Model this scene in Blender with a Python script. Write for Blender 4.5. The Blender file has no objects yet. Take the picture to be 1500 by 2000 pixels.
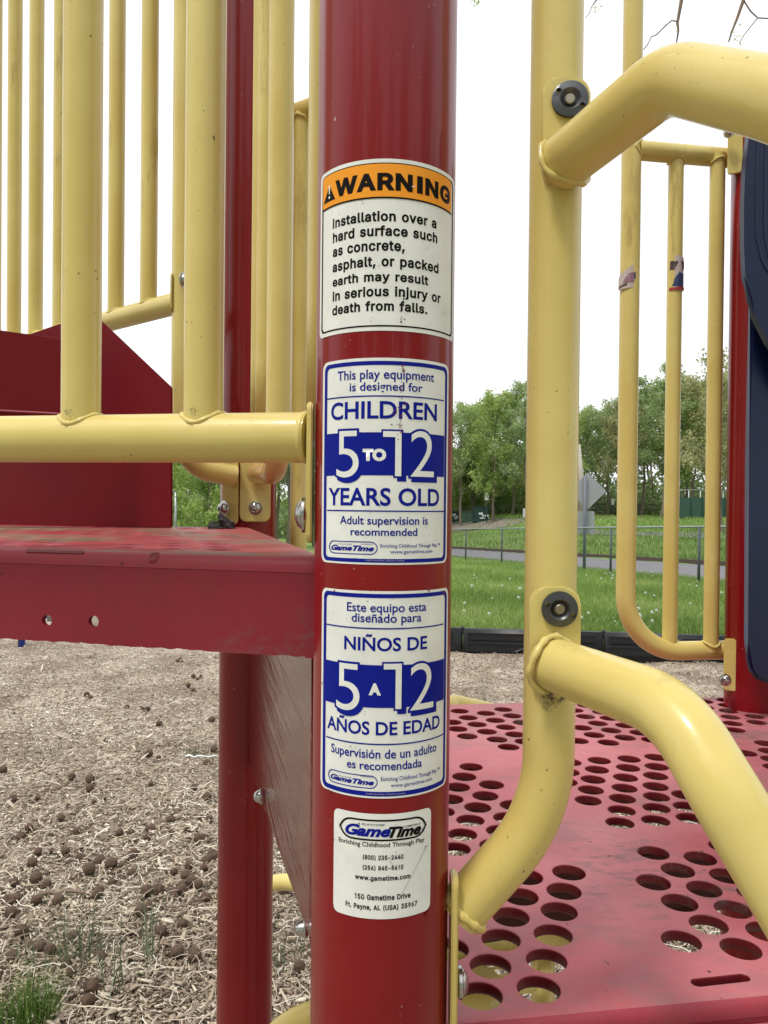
import bpy, bmesh, math, random
import numpy as np
from mathutils import Vector, Matrix
from mathutils.geometry import delaunay_2d_cdt

random.seed(7); RNG = np.random.default_rng(11)
S = bpy.context.scene
COL = S.collection
PI = math.pi

# ------------------------------------------------------------------ camera
EYE = 1.26
PITCH = math.radians(0.57)
ROLL = 0.0100
cd = bpy.data.cameras.new('camera'); cam = bpy.data.objects.new('camera', cd); COL.objects.link(cam)
cd.sensor_fit = 'AUTO'; cd.sensor_width = 36; cd.lens = 27.0
cd.clip_start = 0.02; cd.clip_end = 900
CM = Matrix.Rotation(PI/2 - PITCH, 3, 'X') @ Matrix.Rotation(ROLL, 3, 'Z')
cam.matrix_world = Matrix.Translation((0, 0, EYE)) @ CM.to_4x4()
S.camera = cam

# ------------------------------------------------------------------ light
w = bpy.data.worlds.new('World'); S.world = w; w.use_nodes = True
wn = w.node_tree; wn.nodes.clear()
sky = wn.nodes.new('ShaderNodeTexSky'); sky.sky_type = 'NISHITA'; sky.sun_disc = False
SUN_DIR = Vector((-0.34, -0.30, 0.89)).normalized()       # towards the sun
sky.sun_elevation = math.asin(SUN_DIR.z); sky.sun_rotation = math.atan2(SUN_DIR.x, SUN_DIR.y)
sky.dust_density = 6; sky.air_density = 1.0
mixw = wn.nodes.new('ShaderNodeMix'); mixw.data_type = 'RGBA'; mixw.inputs[0].default_value = 0.88
mixw.inputs[7].default_value = (9.6, 9.7, 9.9, 1)         # even cloud layer
wn.links.new(sky.outputs[0], mixw.inputs[6])
bg = wn.nodes.new('ShaderNodeBackground'); bg.inputs[1].default_value = 0.125
wo = wn.nodes.new('ShaderNodeOutputWorld')
wn.links.new(mixw.outputs[2], bg.inputs[0]); wn.links.new(bg.outputs[0], wo.inputs[0])
sd = bpy.data.lights.new('sun', 'SUN'); sd.energy = 2.2; sd.angle = math.radians(10); sd.color = (1, .95, .87)
so = bpy.data.objects.new('sun', sd); COL.objects.link(so)
so.rotation_euler = SUN_DIR.to_track_quat('Z', 'Y').to_euler()
S.view_settings.view_transform = 'Standard'; S.view_settings.look = 'None'
S.view_settings.exposure = 0.12; S.view_settings.gamma = 1; S.view_settings.use_curve_mapping = False

# ------------------------------------------------------------------ helpers
def ray(px, py):
    v = Vector(((px-750)/1500, -(py-1000)/1500, -1)); return (CM @ v)
def U(px, py, d):
    v = ray(px, py); v = v*(d/v.y); return Vector((v.x, v.y, v.z+EYE))

def node_mat(name):
    m = bpy.data.materials.new(name); m.use_nodes = True
    nt = m.node_tree; b = nt.nodes['Principled BSDF']; return m, nt, b
def lin(r, g, b):
    f = lambda c: (c/255/12.92) if c/255 <= .04045 else ((c/255+.055)/1.055)**2.4
    return (f(r), f(g), f(b), 1)
def tex_noise(nt, scale, detail=3, rough=.55, coord='Object', vec=None, sc=(1,1,1)):
    tc = nt.nodes.new('ShaderNodeTexCoord'); mp = nt.nodes.new('ShaderNodeMapping'); mp.inputs['Scale'].default_value = sc
    n = nt.nodes.new('ShaderNodeTexNoise'); n.inputs['Scale'].default_value = scale
    n.inputs['Detail'].default_value = detail; n.inputs['Roughness'].default_value = rough
    nt.links.new(tc.outputs[coord], mp.inputs[0]); nt.links.new(mp.outputs[0], n.inputs['Vector']); return n
def ramp(nt, src, stops):
    r = nt.nodes.new('ShaderNodeValToRGB'); e = r.color_ramp.elements
    e[0].position, e[0].color = stops[0]; e[1].position, e[1].color = stops[-1]
    for p, c in stops[1:-1]:
        x = e.new(p); x.color = c
    nt.links.new(src, r.inputs[0]); return r
def mixc(nt, fac, a, b, mode='MIX'):
    m = nt.nodes.new('ShaderNodeMix'); m.data_type = 'RGBA'; m.blend_type = mode
    for i, v in ((0, fac), (6, a), (7, b)):
        if hasattr(v, 'links'): nt.links.new(v, m.inputs[i])
        else: m.inputs[i].default_value = v
    return m.outputs[2]
def bump(nt, b, h, strength, dist):
    bp = nt.nodes.new('ShaderNodeBump'); bp.inputs['Strength'].default_value = strength; bp.inputs['Distance'].default_value = dist
    nt.links.new(h, bp.inputs['Height']); nt.links.new(bp.outputs[0], b.inputs['Normal'])
W4, K4 = (1,1,1,1), (0,0,0,1)

def paint(name, c1, c2, rough=.3, coat=.6, coat_rough=.06, speck=None, orange=.0003, scuff=.0):
    m, nt, b = node_mat(name)
    n1 = tex_noise(nt, 7, 4)
    col = mixc(nt, ramp(nt, n1.outputs[0], [(.35, K4), (.7, W4)]).outputs[0], c1, c2)
    if speck:
        n2 = tex_noise(nt, 300, 2)
        n3 = tex_noise(nt, 18, 2)
        mk = ramp(nt, n2.outputs[0], [(.70, K4), (.74, W4)]).outputs[0]
        mk2 = ramp(nt, n3.outputs[0], [(.52, K4), (.62, W4)]).outputs[0]
        mu = nt.nodes.new('ShaderNodeMath'); mu.operation = 'MULTIPLY'; nt.links.new(mk, mu.inputs[0]); nt.links.new(mk2, mu.inputs[1])
        col = mixc(nt, mu.outputs[0], col, speck)
    # grime collected at the welds, stored on the mesh
    at = nt.nodes.new('ShaderNodeAttribute'); at.attribute_name = 'grime'
    gn = tex_noise(nt, 330, 8, .75)
    ad = nt.nodes.new('ShaderNodeMath'); ad.operation = 'MULTIPLY_ADD'
    nt.links.new(at.outputs['Fac'], ad.inputs[0]); nt.links.new(gn.outputs[0], ad.inputs[1]); ad.inputs[2].default_value = 0
    gm = ramp(nt, ad.outputs[0], [(.29, K4), (.46, W4)]).outputs[0]
    col = mixc(nt, gm, col, (.06, .045, .022, 1))
    if scuff:      # rubbed and dusty streaks, rust coloured nicks
        s1 = tex_noise(nt, 26, 7, .75, sc=(1,1,.16)); s2 = tex_noise(nt, 4.5, 3)
        mk = mixc(nt, 1.0, ramp(nt, s1.outputs[0], [(.57, K4), (.66, W4)]).outputs[0], ramp(nt, s2.outputs[0], [(.46, K4), (.62, (.55,.55,.55,1))]).outputs[0], 'MULTIPLY')
        col = mixc(nt, mk, col, (.30,.20,.075,1))
        s3 = tex_noise(nt, 75, 4, .7, sc=(1,1,.5)); s4 = tex_noise(nt, 9, 3)
        mk = mixc(nt, 1.0, ramp(nt, s3.outputs[0], [(.70, K4), (.73, W4)]).outputs[0], ramp(nt, s4.outputs[0], [(.54, K4), (.60, W4)]).outputs[0], 'MULTIPLY')
        col = mixc(nt, mk, col, (.13,.06,.025,1))
    nt.links.new(col, b.inputs['Base Color'])
    b.inputs['Roughness'].default_value = rough
    b.inputs['Coat Weight'].default_value = coat; b.inputs['Coat Roughness'].default_value = coat_rough
    nb = tex_noise(nt, 60, 2)
    if scuff:
        ns = tex_noise(nt, 9, 6, .65)
        rr = nt.nodes.new('ShaderNodeMapRange'); rr.inputs[3].default_value = rough-.05; rr.inputs[4].default_value = rough+scuff
        nt.links.new(ns.outputs[0], rr.inputs[0]); nt.links.new(rr.outputs[0], b.inputs['Roughness'])
    bump(nt, b, nb.outputs[0], .25, orange*4)
    return m

M = {}
M['yellow'] = paint('yellow_paint', (.59,.465,.14,1), (.67,.56,.20,1), .30, .3, .05, speck=(.05,.04,.02,1), scuff=.12)
M['yellow_worn'] = paint('yellow_worn_paint', (.55,.33,.11,1), (.45,.22,.09,1), .28, .5, .08, speck=(.05,.04,.02,1))
M['red'] = paint('red_paint', (.195,.003,.006,1), (.225,.004,.009,1), .28, .2, .03, speck=(.4,.3,.3,1), orange=.00006)
for k_ in ('red', 'yellow'): M[k_].node_tree.nodes['Principled BSDF'].inputs['Specular IOR Level'].default_value = .3
M['blue'] = paint('blue_plastic', (.003,.008,.045,1), (.005,.012,.058,1), .34, .12, .15)
M['pole_blue'] = paint('blue_pole_paint', (.01,.05,.35,1), (.012,.06,.4,1), .3, .4, .1)

def deckmat(name, c1, c2, dirt, d0=.56, d1=.72):
    m, nt, b = node_mat(name)
    n1 = tex_noise(nt, 5, 5, .6)
    col = mixc(nt, ramp(nt, n1.outputs[0], [(.3, K4), (.7, W4)]).outputs[0], c1, c2)
    n2 = tex_noise(nt, 6, 7, .72, sc=(1, 1.7, 1))
    col = mixc(nt, ramp(nt, n2.outputs[0], [(d0, K4), (d1, W4)]).outputs[0], col, dirt)
    n5 = tex_noise(nt, 3.2, 3, .5); n6 = tex_noise(nt, 70, 6, .8, sc=(.35, 1, 1))
    mk = mixc(nt, 1.0, ramp(nt, n5.outputs[0], [(.5, K4), (.62, W4)]).outputs[0], ramp(nt, n6.outputs[0], [(.50, K4), (.64, W4)]).outputs[0], 'MULTIPLY')
    col = mixc(nt, mk, col, (.13,.085,.08,1))
    n3 = tex_noise(nt, 95, 3, .6)
    col = mixc(nt, ramp(nt, n3.outputs[0], [(.705, K4), (.73, W4)]).outputs[0], col, (.05,.015,.015,1))
    b.inputs['Specular IOR Level'].default_value = .35
    nt.links.new(col, b.inputs['Base Color'])
    rr = nt.nodes.new('ShaderNodeMapRange'); rr.inputs[3].default_value = .32; rr.inputs[4].default_value = .62
    nt.links.new(n2.outputs[0], rr.inputs[0]); nt.links.new(rr.outputs[0], b.inputs['Roughness'])
    n4 = tex_noise(nt, 420, 2)
    bump(nt, b, n4.outputs[0], .3, .0006)
    return m
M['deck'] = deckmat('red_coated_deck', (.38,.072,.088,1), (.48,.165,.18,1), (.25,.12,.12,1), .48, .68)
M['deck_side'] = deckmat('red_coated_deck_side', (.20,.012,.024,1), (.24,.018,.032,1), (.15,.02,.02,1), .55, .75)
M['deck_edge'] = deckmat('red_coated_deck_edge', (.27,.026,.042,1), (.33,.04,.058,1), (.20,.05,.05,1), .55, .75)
M['deck_hole_shade'] = deckmat('red_coated_hole_wall_shaded', (.13,.006,.011,1), (.16,.009,.015,1), (.10,.02,.02,1), .6, .8)  # unfaded coating, darkened further so shade inside the holes is in the colour
M['stiff'] = deckmat('red_coated_stiffener_shaded', (.05,.002,.004,1), (.06,.003,.005,1), (.05,.01,.01,1), .55, .75)  # same coating as the deck; under-deck shade painted into this darker red
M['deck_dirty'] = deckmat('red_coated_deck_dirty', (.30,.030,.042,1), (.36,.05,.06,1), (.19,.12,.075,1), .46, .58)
M['panel'] = paint('red_sheet_panel', (.145,.004,.009,1), (.165,.005,.011,1), .42, .05, .2)
# glossy kick plate: wavy sheet
m, nt, b = node_mat('glossy_red_sheet')
n = tex_noise(nt, 6, 4, .6); col = mixc(nt, n.outputs[0], (.13,.008,.010,1), (.17,.018,.018,1)); nt.links.new(col, b.inputs['Base Color'])
b.inputs['Roughness'].default_value = .14; b.inputs['Specular IOR Level'].default_value = .28
nw = tex_noise(nt, 14, 4, .6, sc=(.25, .25, 4)); bump(nt, b, nw.outputs[0], .4, .004)
M['kick'] = m
M['panel'].node_tree.nodes['Principled BSDF'].inputs['Specular IOR Level'].default_value = .2

def metal(name, c, rough, met=1.0):
    m, nt, b = node_mat(name); n = tex_noise(nt, 150, 3)
    nt.links.new(mixc(nt, n.outputs[0], c, tuple(x*.6 for x in c[:3])+(1,)), b.inputs['Base Color'])
    b.inputs['Metallic'].default_value = met; b.inputs['Roughness'].default_value = rough; return m
M['zinc'] = metal('dark_zinc', (.13,.135,.145,1), .42)
M['steel'] = metal('bright_steel', (.55,.54,.52,1), .22)
M['boltface'] = metal('bolt_face', (.38,.34,.26,1), .45)
M['galv'] = metal('galvanised', (.42,.44,.45,1), .45, .8)
M['galv_dark'] = metal('galvanised_dark', (.09,.11,.12,1), .6, .2)

def flat(name, c, rough=.5, var=.15, scale=8, coat=0):
    m, nt, b = node_mat(name); n = tex_noise(nt, scale, 4)
    nt.links.new(mixc(nt, n.outputs[0], tuple(x*(1-var) for x in c[:3])+(1,), tuple(min(1, x*(1+var)) for x in c[:3])+(1,)), b.inputs['Base Color'])
    b.inputs['Roughness'].default_value = rough; b.inputs['Coat Weight'].default_value = coat; return m
def vinyl(name, c, dirt):
    m, nt, b = node_mat(name)
    n = tex_noise(nt, 30, 5, .7); col = mixc(nt, ramp(nt, n.outputs[0], [(.45, K4), (.85, W4)]).outputs[0], c, tuple(x*.8 for x in c[:3])+(1,))
    n2 = tex_noise(nt, 330, 3, .6); n3 = tex_noise(nt, 35, 2)
    mk = ramp(nt, n2.outputs[0], [(.66, K4), (.73, W4)]).outputs[0]; mk2 = ramp(nt, n3.outputs[0], [(.50, K4), (.62, W4)]).outputs[0]
    col = mixc(nt, mixc(nt, 1.0, mk, mk2, 'MULTIPLY'), col, dirt)
    nt.links.new(col, b.inputs['Base Color']); b.inputs['Roughness'].default_value = .42; b.inputs['Coat Weight'].default_value = .1; b.inputs['Coat Roughness'].default_value = .1
    return m
M['vinyl'] = vinyl('white_vinyl', (.78,.80,.77,1), (.22,.24,.22,1))
M['ink_blue'] = flat('blue_ink', (.005,.012,.25,1), .5, .1, 40, 0)
M['ink_black'] = flat('black_ink', (.006,.004,.004,1), .5, .1, 40, 0)
M['ink_orange'] = flat('orange_ink', (.86,.33,.03,1), .45, .06, 30, 0)
for k_ in ('ink_blue', 'ink_black', 'ink_orange'): M[k_].node_tree.nodes['Principled BSDF'].inputs['Specular IOR Level'].default_value = .10
M['ink_red'] = flat('red_flecks', (.17,.012,.012,1), .5, .1)
M['ink_grey'] = flat('grey_scratch', (.36,.36,.34,1), .6, .1)

def attr_mat(name, stops, rough=.8, attr='tint', noise=0.0, trans=0.0):
    m, nt, b = node_mat(name); at = nt.nodes.new('ShaderNodeAttribute'); at.attribute_name = attr
    r = ramp(nt, at.outputs['Fac'], stops); col = r.outputs[0]
    nt.links.new(col, b.inputs['Base Color']); b.inputs['Roughness'].default_value = rough
    if trans:
        tr = nt.nodes.new('ShaderNodeBsdfTranslucent'); nt.links.new(col, tr.inputs[0])
        mx = nt.nodes.new('ShaderNodeMixShader'); mx.inputs[0].default_value = trans
        nt.links.new(b.outputs[0], mx.inputs[1]); nt.links.new(tr.outputs[0], mx.inputs[2])
        nt.links.new(mx.outputs[0], nt.nodes['Material Output'].inputs[0])
    return m
M['chips'] = attr_mat('wood_chips', [(0, (.05,.035,.024,1)), (.2, (.25,.19,.135,1)), (.5, (.52,.44,.335,1)), (.82, (.72,.66,.55,1)), (1, (.88,.86,.80,1))], .85)
M['blade'] = attr_mat('grass_blades', [(0, (.09,.15,.03,1)), (.5, (.19,.30,.06,1)), (.88, (.34,.43,.13,1)), (1, (.52,.48,.26,1))], .6, trans=.35)
M['blade_dark'] = attr_mat('tuft_blades', [(0, (.05,.09,.015,1)), (.6, (.10,.19,.03,1)), (.93, (.2,.3,.07,1)), (1, (.5,.45,.25,1))], .6, trans=.25)
M['blade_grey'] = attr_mat('grey_green_blades', [(0, (.07,.10,.055,1)), (.6, (.14,.19,.11,1)), (1, (.32,.35,.22,1))], .6, trans=.2)
M['leaf_a'] = attr_mat('leaves_fresh', [(0, (.14,.21,.05,1)), (.45, (.31,.42,.11,1)), (1, (.54,.63,.23,1))], .6, trans=.45)
M['leaf_b'] = attr_mat('leaves_deep', [(0, (.15,.21,.08,1)), (.5, (.31,.41,.17,1)), (1, (.52,.60,.33,1))], .6, trans=.42)
M['leaf_c'] = attr_mat('leaves_bronze', [(0, (.19,.19,.08,1)), (.5, (.37,.37,.17,1)), (1, (.56,.56,.32,1))], .6, trans=.45)
M['bark'] = flat('bark', (.17,.14,.11,1), .9, .4, 12)
M['bark_pale'] = flat('pale_bark', (.42,.38,.33,1), .9, .25, 4)
M['twig'] = flat('dry_twig', (.20,.14,.10,1), .85, .3, 60)
M['ball'] = flat('seed_ball', (.09,.055,.036,1), .9, .6, 120)
M['black_plastic'] = flat('black_plastic', (.010,.011,.014,1), .45, .25, 14)
M['asphalt'] = flat('asphalt', (.17,.165,.18,1), .9, .12, 60)
M['asphalt_brown'] = flat('brown_asphalt', (.21,.18,.16,1), .9, .12, 30)
M['kerb'] = flat('brown_kerb', (.075,.045,.035,1), .9, .3, 6)
M['sign_back'] = flat('sign_aluminium', (.30,.31,.33,1), .55, .06, 5)
M['green_box'] = flat('green_box_paint', (.008,.05,.038,1), .6, .1)
M['green_cab'] = flat('pale_green_cabinet', (.06,.13,.085,1), .6, .1)
M['white'] = flat('white_paint', (.8,.82,.84,1), .5, .04)
M['wood'] = flat('grey_wood', (.14,.12,.10,1), .9, .2)
M['net'] = flat('green_windscreen', (.03,.075,.055,1), .9, .15)
M['debris'] = flat('black_debris', (.010,.007,.007,1), .7, .4, 120)
M['tag_paper'] = flat('torn_paper', (.50,.42,.40,1), .8, .2, 200)
M['tag_mauve'] = flat('mauve_print', (.26,.14,.19,1), .7, .3, 200)
M['tag_navy'] = flat('navy_print', (.03,.04,.13,1), .6, .3, 200)
M['tag_red'] = flat('red_print', (.33,.03,.03,1), .6, .2, 200)
M['tag_brown'] = flat('brown_print', (.06,.03,.03,1), .6, .3, 200)

OFF = {}
def put(o, label=None, cat=None, group=None, kind=None):
    if label: o['label'] = label
    if cat: o['category'] = cat
    if group: o['group'] = group
    if kind: o['kind'] = kind
    return o
def root(name, loc, label, cat, group=None):
    o = bpy.data.objects.new(name, None); COL.objects.link(o); o.location = loc; o.empty_display_size = .1
    OFF[o.name] = Vector(loc); return put(o, label, cat, group)
def finish(me, name, mats, parent=None, smooth=True, offset=None):
    o = bpy.data.objects.new(name, me); COL.objects.link(o)
    for mm in (mats if isinstance(mats, (list, tuple)) else [mats]): me.materials.append(mm)
    if smooth and len(me.polygons): me.polygons.foreach_set('use_smooth', [True]*len(me.polygons))
    if parent is not None:
        o.parent = parent; off = OFF.get(parent.name, Vector((0,0,0))); OFF[o.name] = off
        if off.length: me.transform(Matrix.Translation(-off))
    return o
def obj(name, bm, mats, parent=None, smooth=True, crease=None):
    me = bpy.data.meshes.new(name)
    bmesh.ops.recalc_face_normals(bm, faces=bm.faces[:]) if crease != 'keep' else None
    if crease and crease != 'keep':
        for e in bm.edges:
            if len(e.link_faces) == 2 and e.calc_face_angle(0) > math.radians(crease): e.smooth = False
    bm.to_mesh(me); bm.free()
    return finish(me, name, mats, parent, smooth)
def single(name, bm, mats, label, cat, base, group=None, smooth=True, crease=None):
    """one-mesh thing with its origin at base"""
    o = obj(name, bm, mats, None, smooth, crease); o.data.transform(Matrix.Translation(-Vector(base))); o.location = base
    return put(o, label, cat, group)

def fillet(P, R, n=10):
    P = [Vector(p) for p in P]; out = [P[0]]
    for i in range(1, len(P)-1):
        a, b, c = P[i-1], P[i], P[i+1]; r = R[i-1] if isinstance(R, (list, tuple)) else R
        d1 = (a-b).normalized(); d2 = (c-b).normalized(); ang = d1.angle(d2)
        t = r/math.tan(ang/2); t = min(t, (a-b).length*.95, (c-b).length*.95); rr = t*math.tan(ang/2)
        bis = (d1+d2).normalized(); cen = b + bis*(rr/math.sin(ang/2))
        s = b+d1*t; e = b+d2*t; v1 = s-cen; v2 = e-cen; tot = v1.angle(v2)
        for k in range(n+1):
            f = k/n; out.append(cen + (v1*math.sin((1-f)*tot) + v2*math.sin(f*tot))/math.sin(tot))
    out.append(P[-1]); return out
def resample(P, step):
    out = [P[0]]
    for a, b in zip(P[:-1], P[1:]):
        n = max(1, int((b-a).length/step))
        for k in range(1, n+1): out.append(a.lerp(b, k/n))
    return out
def tube(bm, P, r, seg=28, step=.03, caps=True, radii=None):
    P = resample([Vector(p) for p in P], step) if step else [Vector(p) for p in P]
    T = (P[1]-P[0]).normalized(); N = T.orthogonal().normalized(); rings = []
    for i, p in enumerate(P):
        t = ((P[min(i+1, len(P)-1)]-P[max(i-1, 0)])).normalized()
        ax = T.cross(t)
        if ax.length > 1e-7: N = (Matrix.Rotation(T.angle(t), 3, ax.normalized()) @ N)
        N = (N - t*N.dot(t)).normalized(); T = t; B = t.cross(N)
        rr = radii[i] if radii else r
        rings.append([bm.verts.new(p + (N*math.cos(2*PI*k/seg) + B*math.sin(2*PI*k/seg))*rr) for k in range(seg)])
    for a, b in zip(rings[:-1], rings[1:]):
        for k in range(seg): bm.faces.new((a[k], a[(k+1) % seg], b[(k+1) % seg], b[k]))
    if caps:
        bm.faces.new(rings[0][::-1]); bm.faces.new(rings[-1])
def ctube(P, r, **k):
    bm = bmesh.new(); tube(bm, P, r, **k); return bm
def box(bm, c, s, R=None, bev=0):
    g = bmesh.ops.create_cube(bm, size=1)['verts']
    for v in g:
        co = Vector((v.co.x*s[0], v.co.y*s[1], v.co.z*s[2]))
        if R is not None: co = R @ co
        v.co = co + Vector(c)
    if bev:
        es = {e for v in g for e in v.link_edges}
        bmesh.ops.bevel(bm, geom=list(es), offset=bev, segments=2, affect='EDGES')
def frame(z, up=Vector((0,0,1))):
    z = Vector(z).normalized(); x = up.cross(z)
    if x.length < 1e-4: x = Vector((1,0,0))
    x.normalize(); y = z.cross(x); return Matrix((x, y, z)).transposed()
def lathe(bm, prof, c, axis, seg=32):
    F = frame(axis); rings = []
    for (r, h) in prof:
        if r < 1e-6: rings.append([bm.verts.new(Vector(c)+F @ Vector((0,0,h)))])
        else: rings.append([bm.verts.new(Vector(c)+F @ Vector((r*math.cos(2*PI*k/seg), r*math.sin(2*PI*k/seg), h))) for k in range(seg)])
    for a, b in zip(rings[:-1], rings[1:]):
        for k in range(seg):
            k2 = (k+1) % seg
            if len(a) == 1 and len(b) == 1: continue
            if len(a) == 1: bm.faces.new((a[0], b[k2], b[k]))
            elif len(b) == 1: bm.faces.new((a[k], a[k2], b[0]))
            else: bm.faces.new((a[k], a[k2], b[k2], b[k]))
def prism(bm, poly, z0, z1, F, c, bev=0):
    """extrude a 2-D outline along the third axis of frame F"""
    a = [bm.verts.new(Vector(c)+F @ Vector((x, y, z0))) for x, y in poly]; b = [bm.verts.new(Vector(c)+F @ Vector((x, y, z1))) for x, y in poly]
    n = len(poly); fs = [bm.faces.new(a[::-1]), bm.faces.new(b)]
    for i in range(n): fs.append(bm.faces.new((a[i], a[(i+1) % n], b[(i+1) % n], b[i])))
    if bev:
        es = {e for f in fs[:2] for e in f.edges}; bmesh.ops.bevel(bm, geom=list(es), offset=bev, segments=2, affect='EDGES')
def rrect(w, h, r, n=6, cham=False):
    out = []
    for cx, cy, a0 in ((w/2-r, h/2-r, 0), (-w/2+r, h/2-r, 90), (-w/2+r, -h/2+r, 180), (w/2-r, -h/2+r, 270)):
        for k in range(n+1):
            a = math.radians(a0+90*k/n); out.append((cx+r*math.cos(a), cy+r*math.sin(a)))
    return out
JOINTS = []
def weld(bm, c, pick, pr, rail, rr, bead=.0016):
    """lumpy weld bead where a tube of radius pr runs into a rail of radius rr"""
    pick = Vector(pick).normalized(); rail = Vector(rail).normalized(); side = pick.cross(rail).normalized(); rl = side.cross(pick)
    n = 30; m_ = 8; rings = []
    ph = random.random()*6
    for i in range(n):
        a = 2*PI*i/n; R_ = pr+.0006; s_ = R_*math.sin(a); h = math.sqrt(max(rr*rr - s_*s_, 1e-8))
        b_ = bead*(1+.22*math.sin(9*a+ph)+.15*random.random())
        out = (rl*math.cos(a)+side*math.sin(a)); p = Vector(c)+out*R_+pick*h
        rings.append([bm.verts.new(p + out*b_*math.cos(2*PI*k/m_) + pick*b_*math.sin(2*PI*k/m_)) for k in range(m_)])
    for i in range(n):
        a, b = rings[i], rings[(i+1) % n]
        for k in range(m_): bm.faces.new((a[k], a[(k+1) % m_], b[(k+1) % m_], b[k]))
    JOINTS.append(Vector(c)+pick*rr*.95)
def set_grime(o, pts, sig=.006, amp=1.0):
    me = o.data; n = len(me.vertices); co = np.empty(n*3); me.vertices.foreach_get('co', co); co = co.reshape(-1, 3)
    off = OFF.get(o.name, Vector((0,0,0))); g = np.zeros(n)
    for p, s_, a_ in pts:
        d = np.linalg.norm(co - np.array(p-off), axis=1); g = np.maximum(g, a_*np.exp(-(d/s_)**2))
    at = me.attributes.new('grime', 'FLOAT', 'POINT'); at.data.foreach_set('value', g)

# ------------------------------------------------------------------ ground
NRM = np.array((.9675, .2527)); SN, SF = 10.55, 15.68
def border_y(x):                                     # the arc of plastic edging behind the chips
    x = np.asarray(x, float)
    return 6.52 - .085*(x-.6) - .014*np.maximum(x-.6, 0)**2 + .30*np.maximum(.5-x, 0)**1.4
def height(x, y):
    x = np.asarray(x, float); y = np.asarray(y, float)
    s = x*NRM[0]+y*NRM[1]
    yy = np.clip(y, 6.0, 60)
    z = .11-.038*(yy-7)
    q = np.clip(x/np.maximum(y, 1), .0, .6)
    g = np.interp(q, [0, .17, .37, .6], [.235, .235, .112, .10])
    z = z + g*np.maximum(s-SF, 0)
    z = np.where(y < border_y(x)+.02, -.3, z)
    return np.minimum(z, .45)
def hit(px, py, off=0):
    v = ray(px, py); last = None
    for d in np.arange(6.6, 120, .05):
        p = v*(d/v.y); z = p.z+EYE
        if z <= float(height(p.x, p.y))+off: return Vector((p.x, p.y, float(height(p.x, p.y))))
    return Vector((v.x*90/v.y, 90, .45))
def grid(name, xs, ys, zf, mat_, kind='structure'):
    X, Y = np.meshgrid(xs, ys); Z = zf(X, Y); v = np.stack([X, Y, Z], -1).reshape(-1, 3)
    nx, ny = len(xs), len(ys); i = np.arange(nx*ny).reshape(ny, nx)
    f = np.stack([i[:-1, :-1], i[:-1, 1:], i[1:, 1:], i[1:, :-1]], -1).reshape(-1, 4)
    return npmesh(name, v, f, mat_, kind)
def npmesh(name, v, f, mat_, kind=None, tint=None, smooth=True, parent=None):
    me = bpy.data.meshes.new(name); k = f.shape[1]
    me.vertices.add(len(v)); me.vertices.foreach_set('co', np.ascontiguousarray(v, dtype=np.float32).ravel())
    me.loops.add(f.size); me.loops.foreach_set('vertex_index', np.ascontiguousarray(f, dtype=np.int32).ravel())
    me.polygons.add(len(f)); me.polygons.foreach_set('loop_start', np.arange(0, f.size, k, dtype=np.int32))
    me.update(calc_edges=True)
    if tint is not None:
        a = me.attributes.new('tint', 'FLOAT', 'POINT'); a.data.foreach_set('value', np.ascontiguousarray(tint, dtype=np.float32))
    o = finish(me, name, mat_, parent, smooth)
    if kind: o['kind'] = kind
    return o
def lawn_mat():
    m, nt, b = node_mat('lawn'); n = tex_noise(nt, 1.1, 6, .65); n2 = tex_noise(nt, 25, 4, .7); n3 = tex_noise(nt, .35, 3)
    c = mixc(nt, ramp(nt, n.outputs[0], [(.35, K4), (.65, W4)]).outputs[0], (.08,.17,.025,1), (.16,.29,.045,1))
    c = mixc(nt, ramp(nt, n2.outputs[0], [(.4, K4), (.7, W4)]).outputs[0], c, (.20,.34,.07,1))
    c = mixc(nt, ramp(nt, n3.outputs[0], [(.5, K4), (.68, (.7,.7,.7,1))]).outputs[0], c, (.22,.22,.09,1))
    nt.links.new(c, b.inputs['Base Color']); b.inputs['Roughness'].default_value = .9; bump(nt, b, n2.outputs[0], .8, .05); return m
M['lawn'] = lawn_mat()
def mulch_mat():
    m, nt, b = node_mat('mulch')
    v = nt.nodes.new('ShaderNodeTexVoronoi'); v.inputs['Scale'].default_value = 95
    tc = nt.nodes.new('ShaderNodeTexCoord'); mp = nt.nodes.new('ShaderNodeMapping'); mp.inputs['Scale'].default_value = (.7, 1.6, 1)
    nz = nt.nodes.new('ShaderNodeTexNoise'); nz.inputs['Scale'].default_value = 14
    nt.links.new(tc.outputs['Object'], nz.inputs['Vector'])
    nt.links.new(mixc(nt, .12, tc.outputs['Object'], nz.outputs['Color']), mp.inputs[0]); nt.links.new(mp.outputs[0], v.inputs['Vector'])
    sep = nt.nodes.new('ShaderNodeSeparateColor'); nt.links.new(v.outputs['Color'], sep.inputs[0])
    c = ramp(nt, sep.outputs[0], [(0, (.07,.05,.035,1)), (.3, (.27,.21,.15,1)), (.65, (.50,.42,.32,1)), (1, (.70,.64,.54,1))]).outputs[0]
    n = tex_noise(nt, 2.2, 4, .6); c = mixc(nt, ramp(nt, n.outputs[0], [(.42, K4), (.62, W4)]).outputs[0], c, mixc(nt, .55, c, (.13,.085,.05,1)))
    nt.links.new(c, b.inputs['Base Color']); b.inputs['Roughness'].default_value = .95; bump(nt, b, v.outputs['Distance'], .8, .012); return m
M['mulch'] = mulch_mat()
def bumpf(x, y): return .010*np.sin(3.1*x+1.7*y)+.008*np.sin(5.3*y-2.2*x+1)+.006*np.sin(11*x+7*y)+.004*np.sin(17*x-13*y)
ys = np.concatenate([np.arange(-60, 6, 4.), np.arange(6.02, 14, .12), np.arange(14, 20, .5), np.arange(20, 100, 1.), np.arange(100, 800, 50.)])
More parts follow.
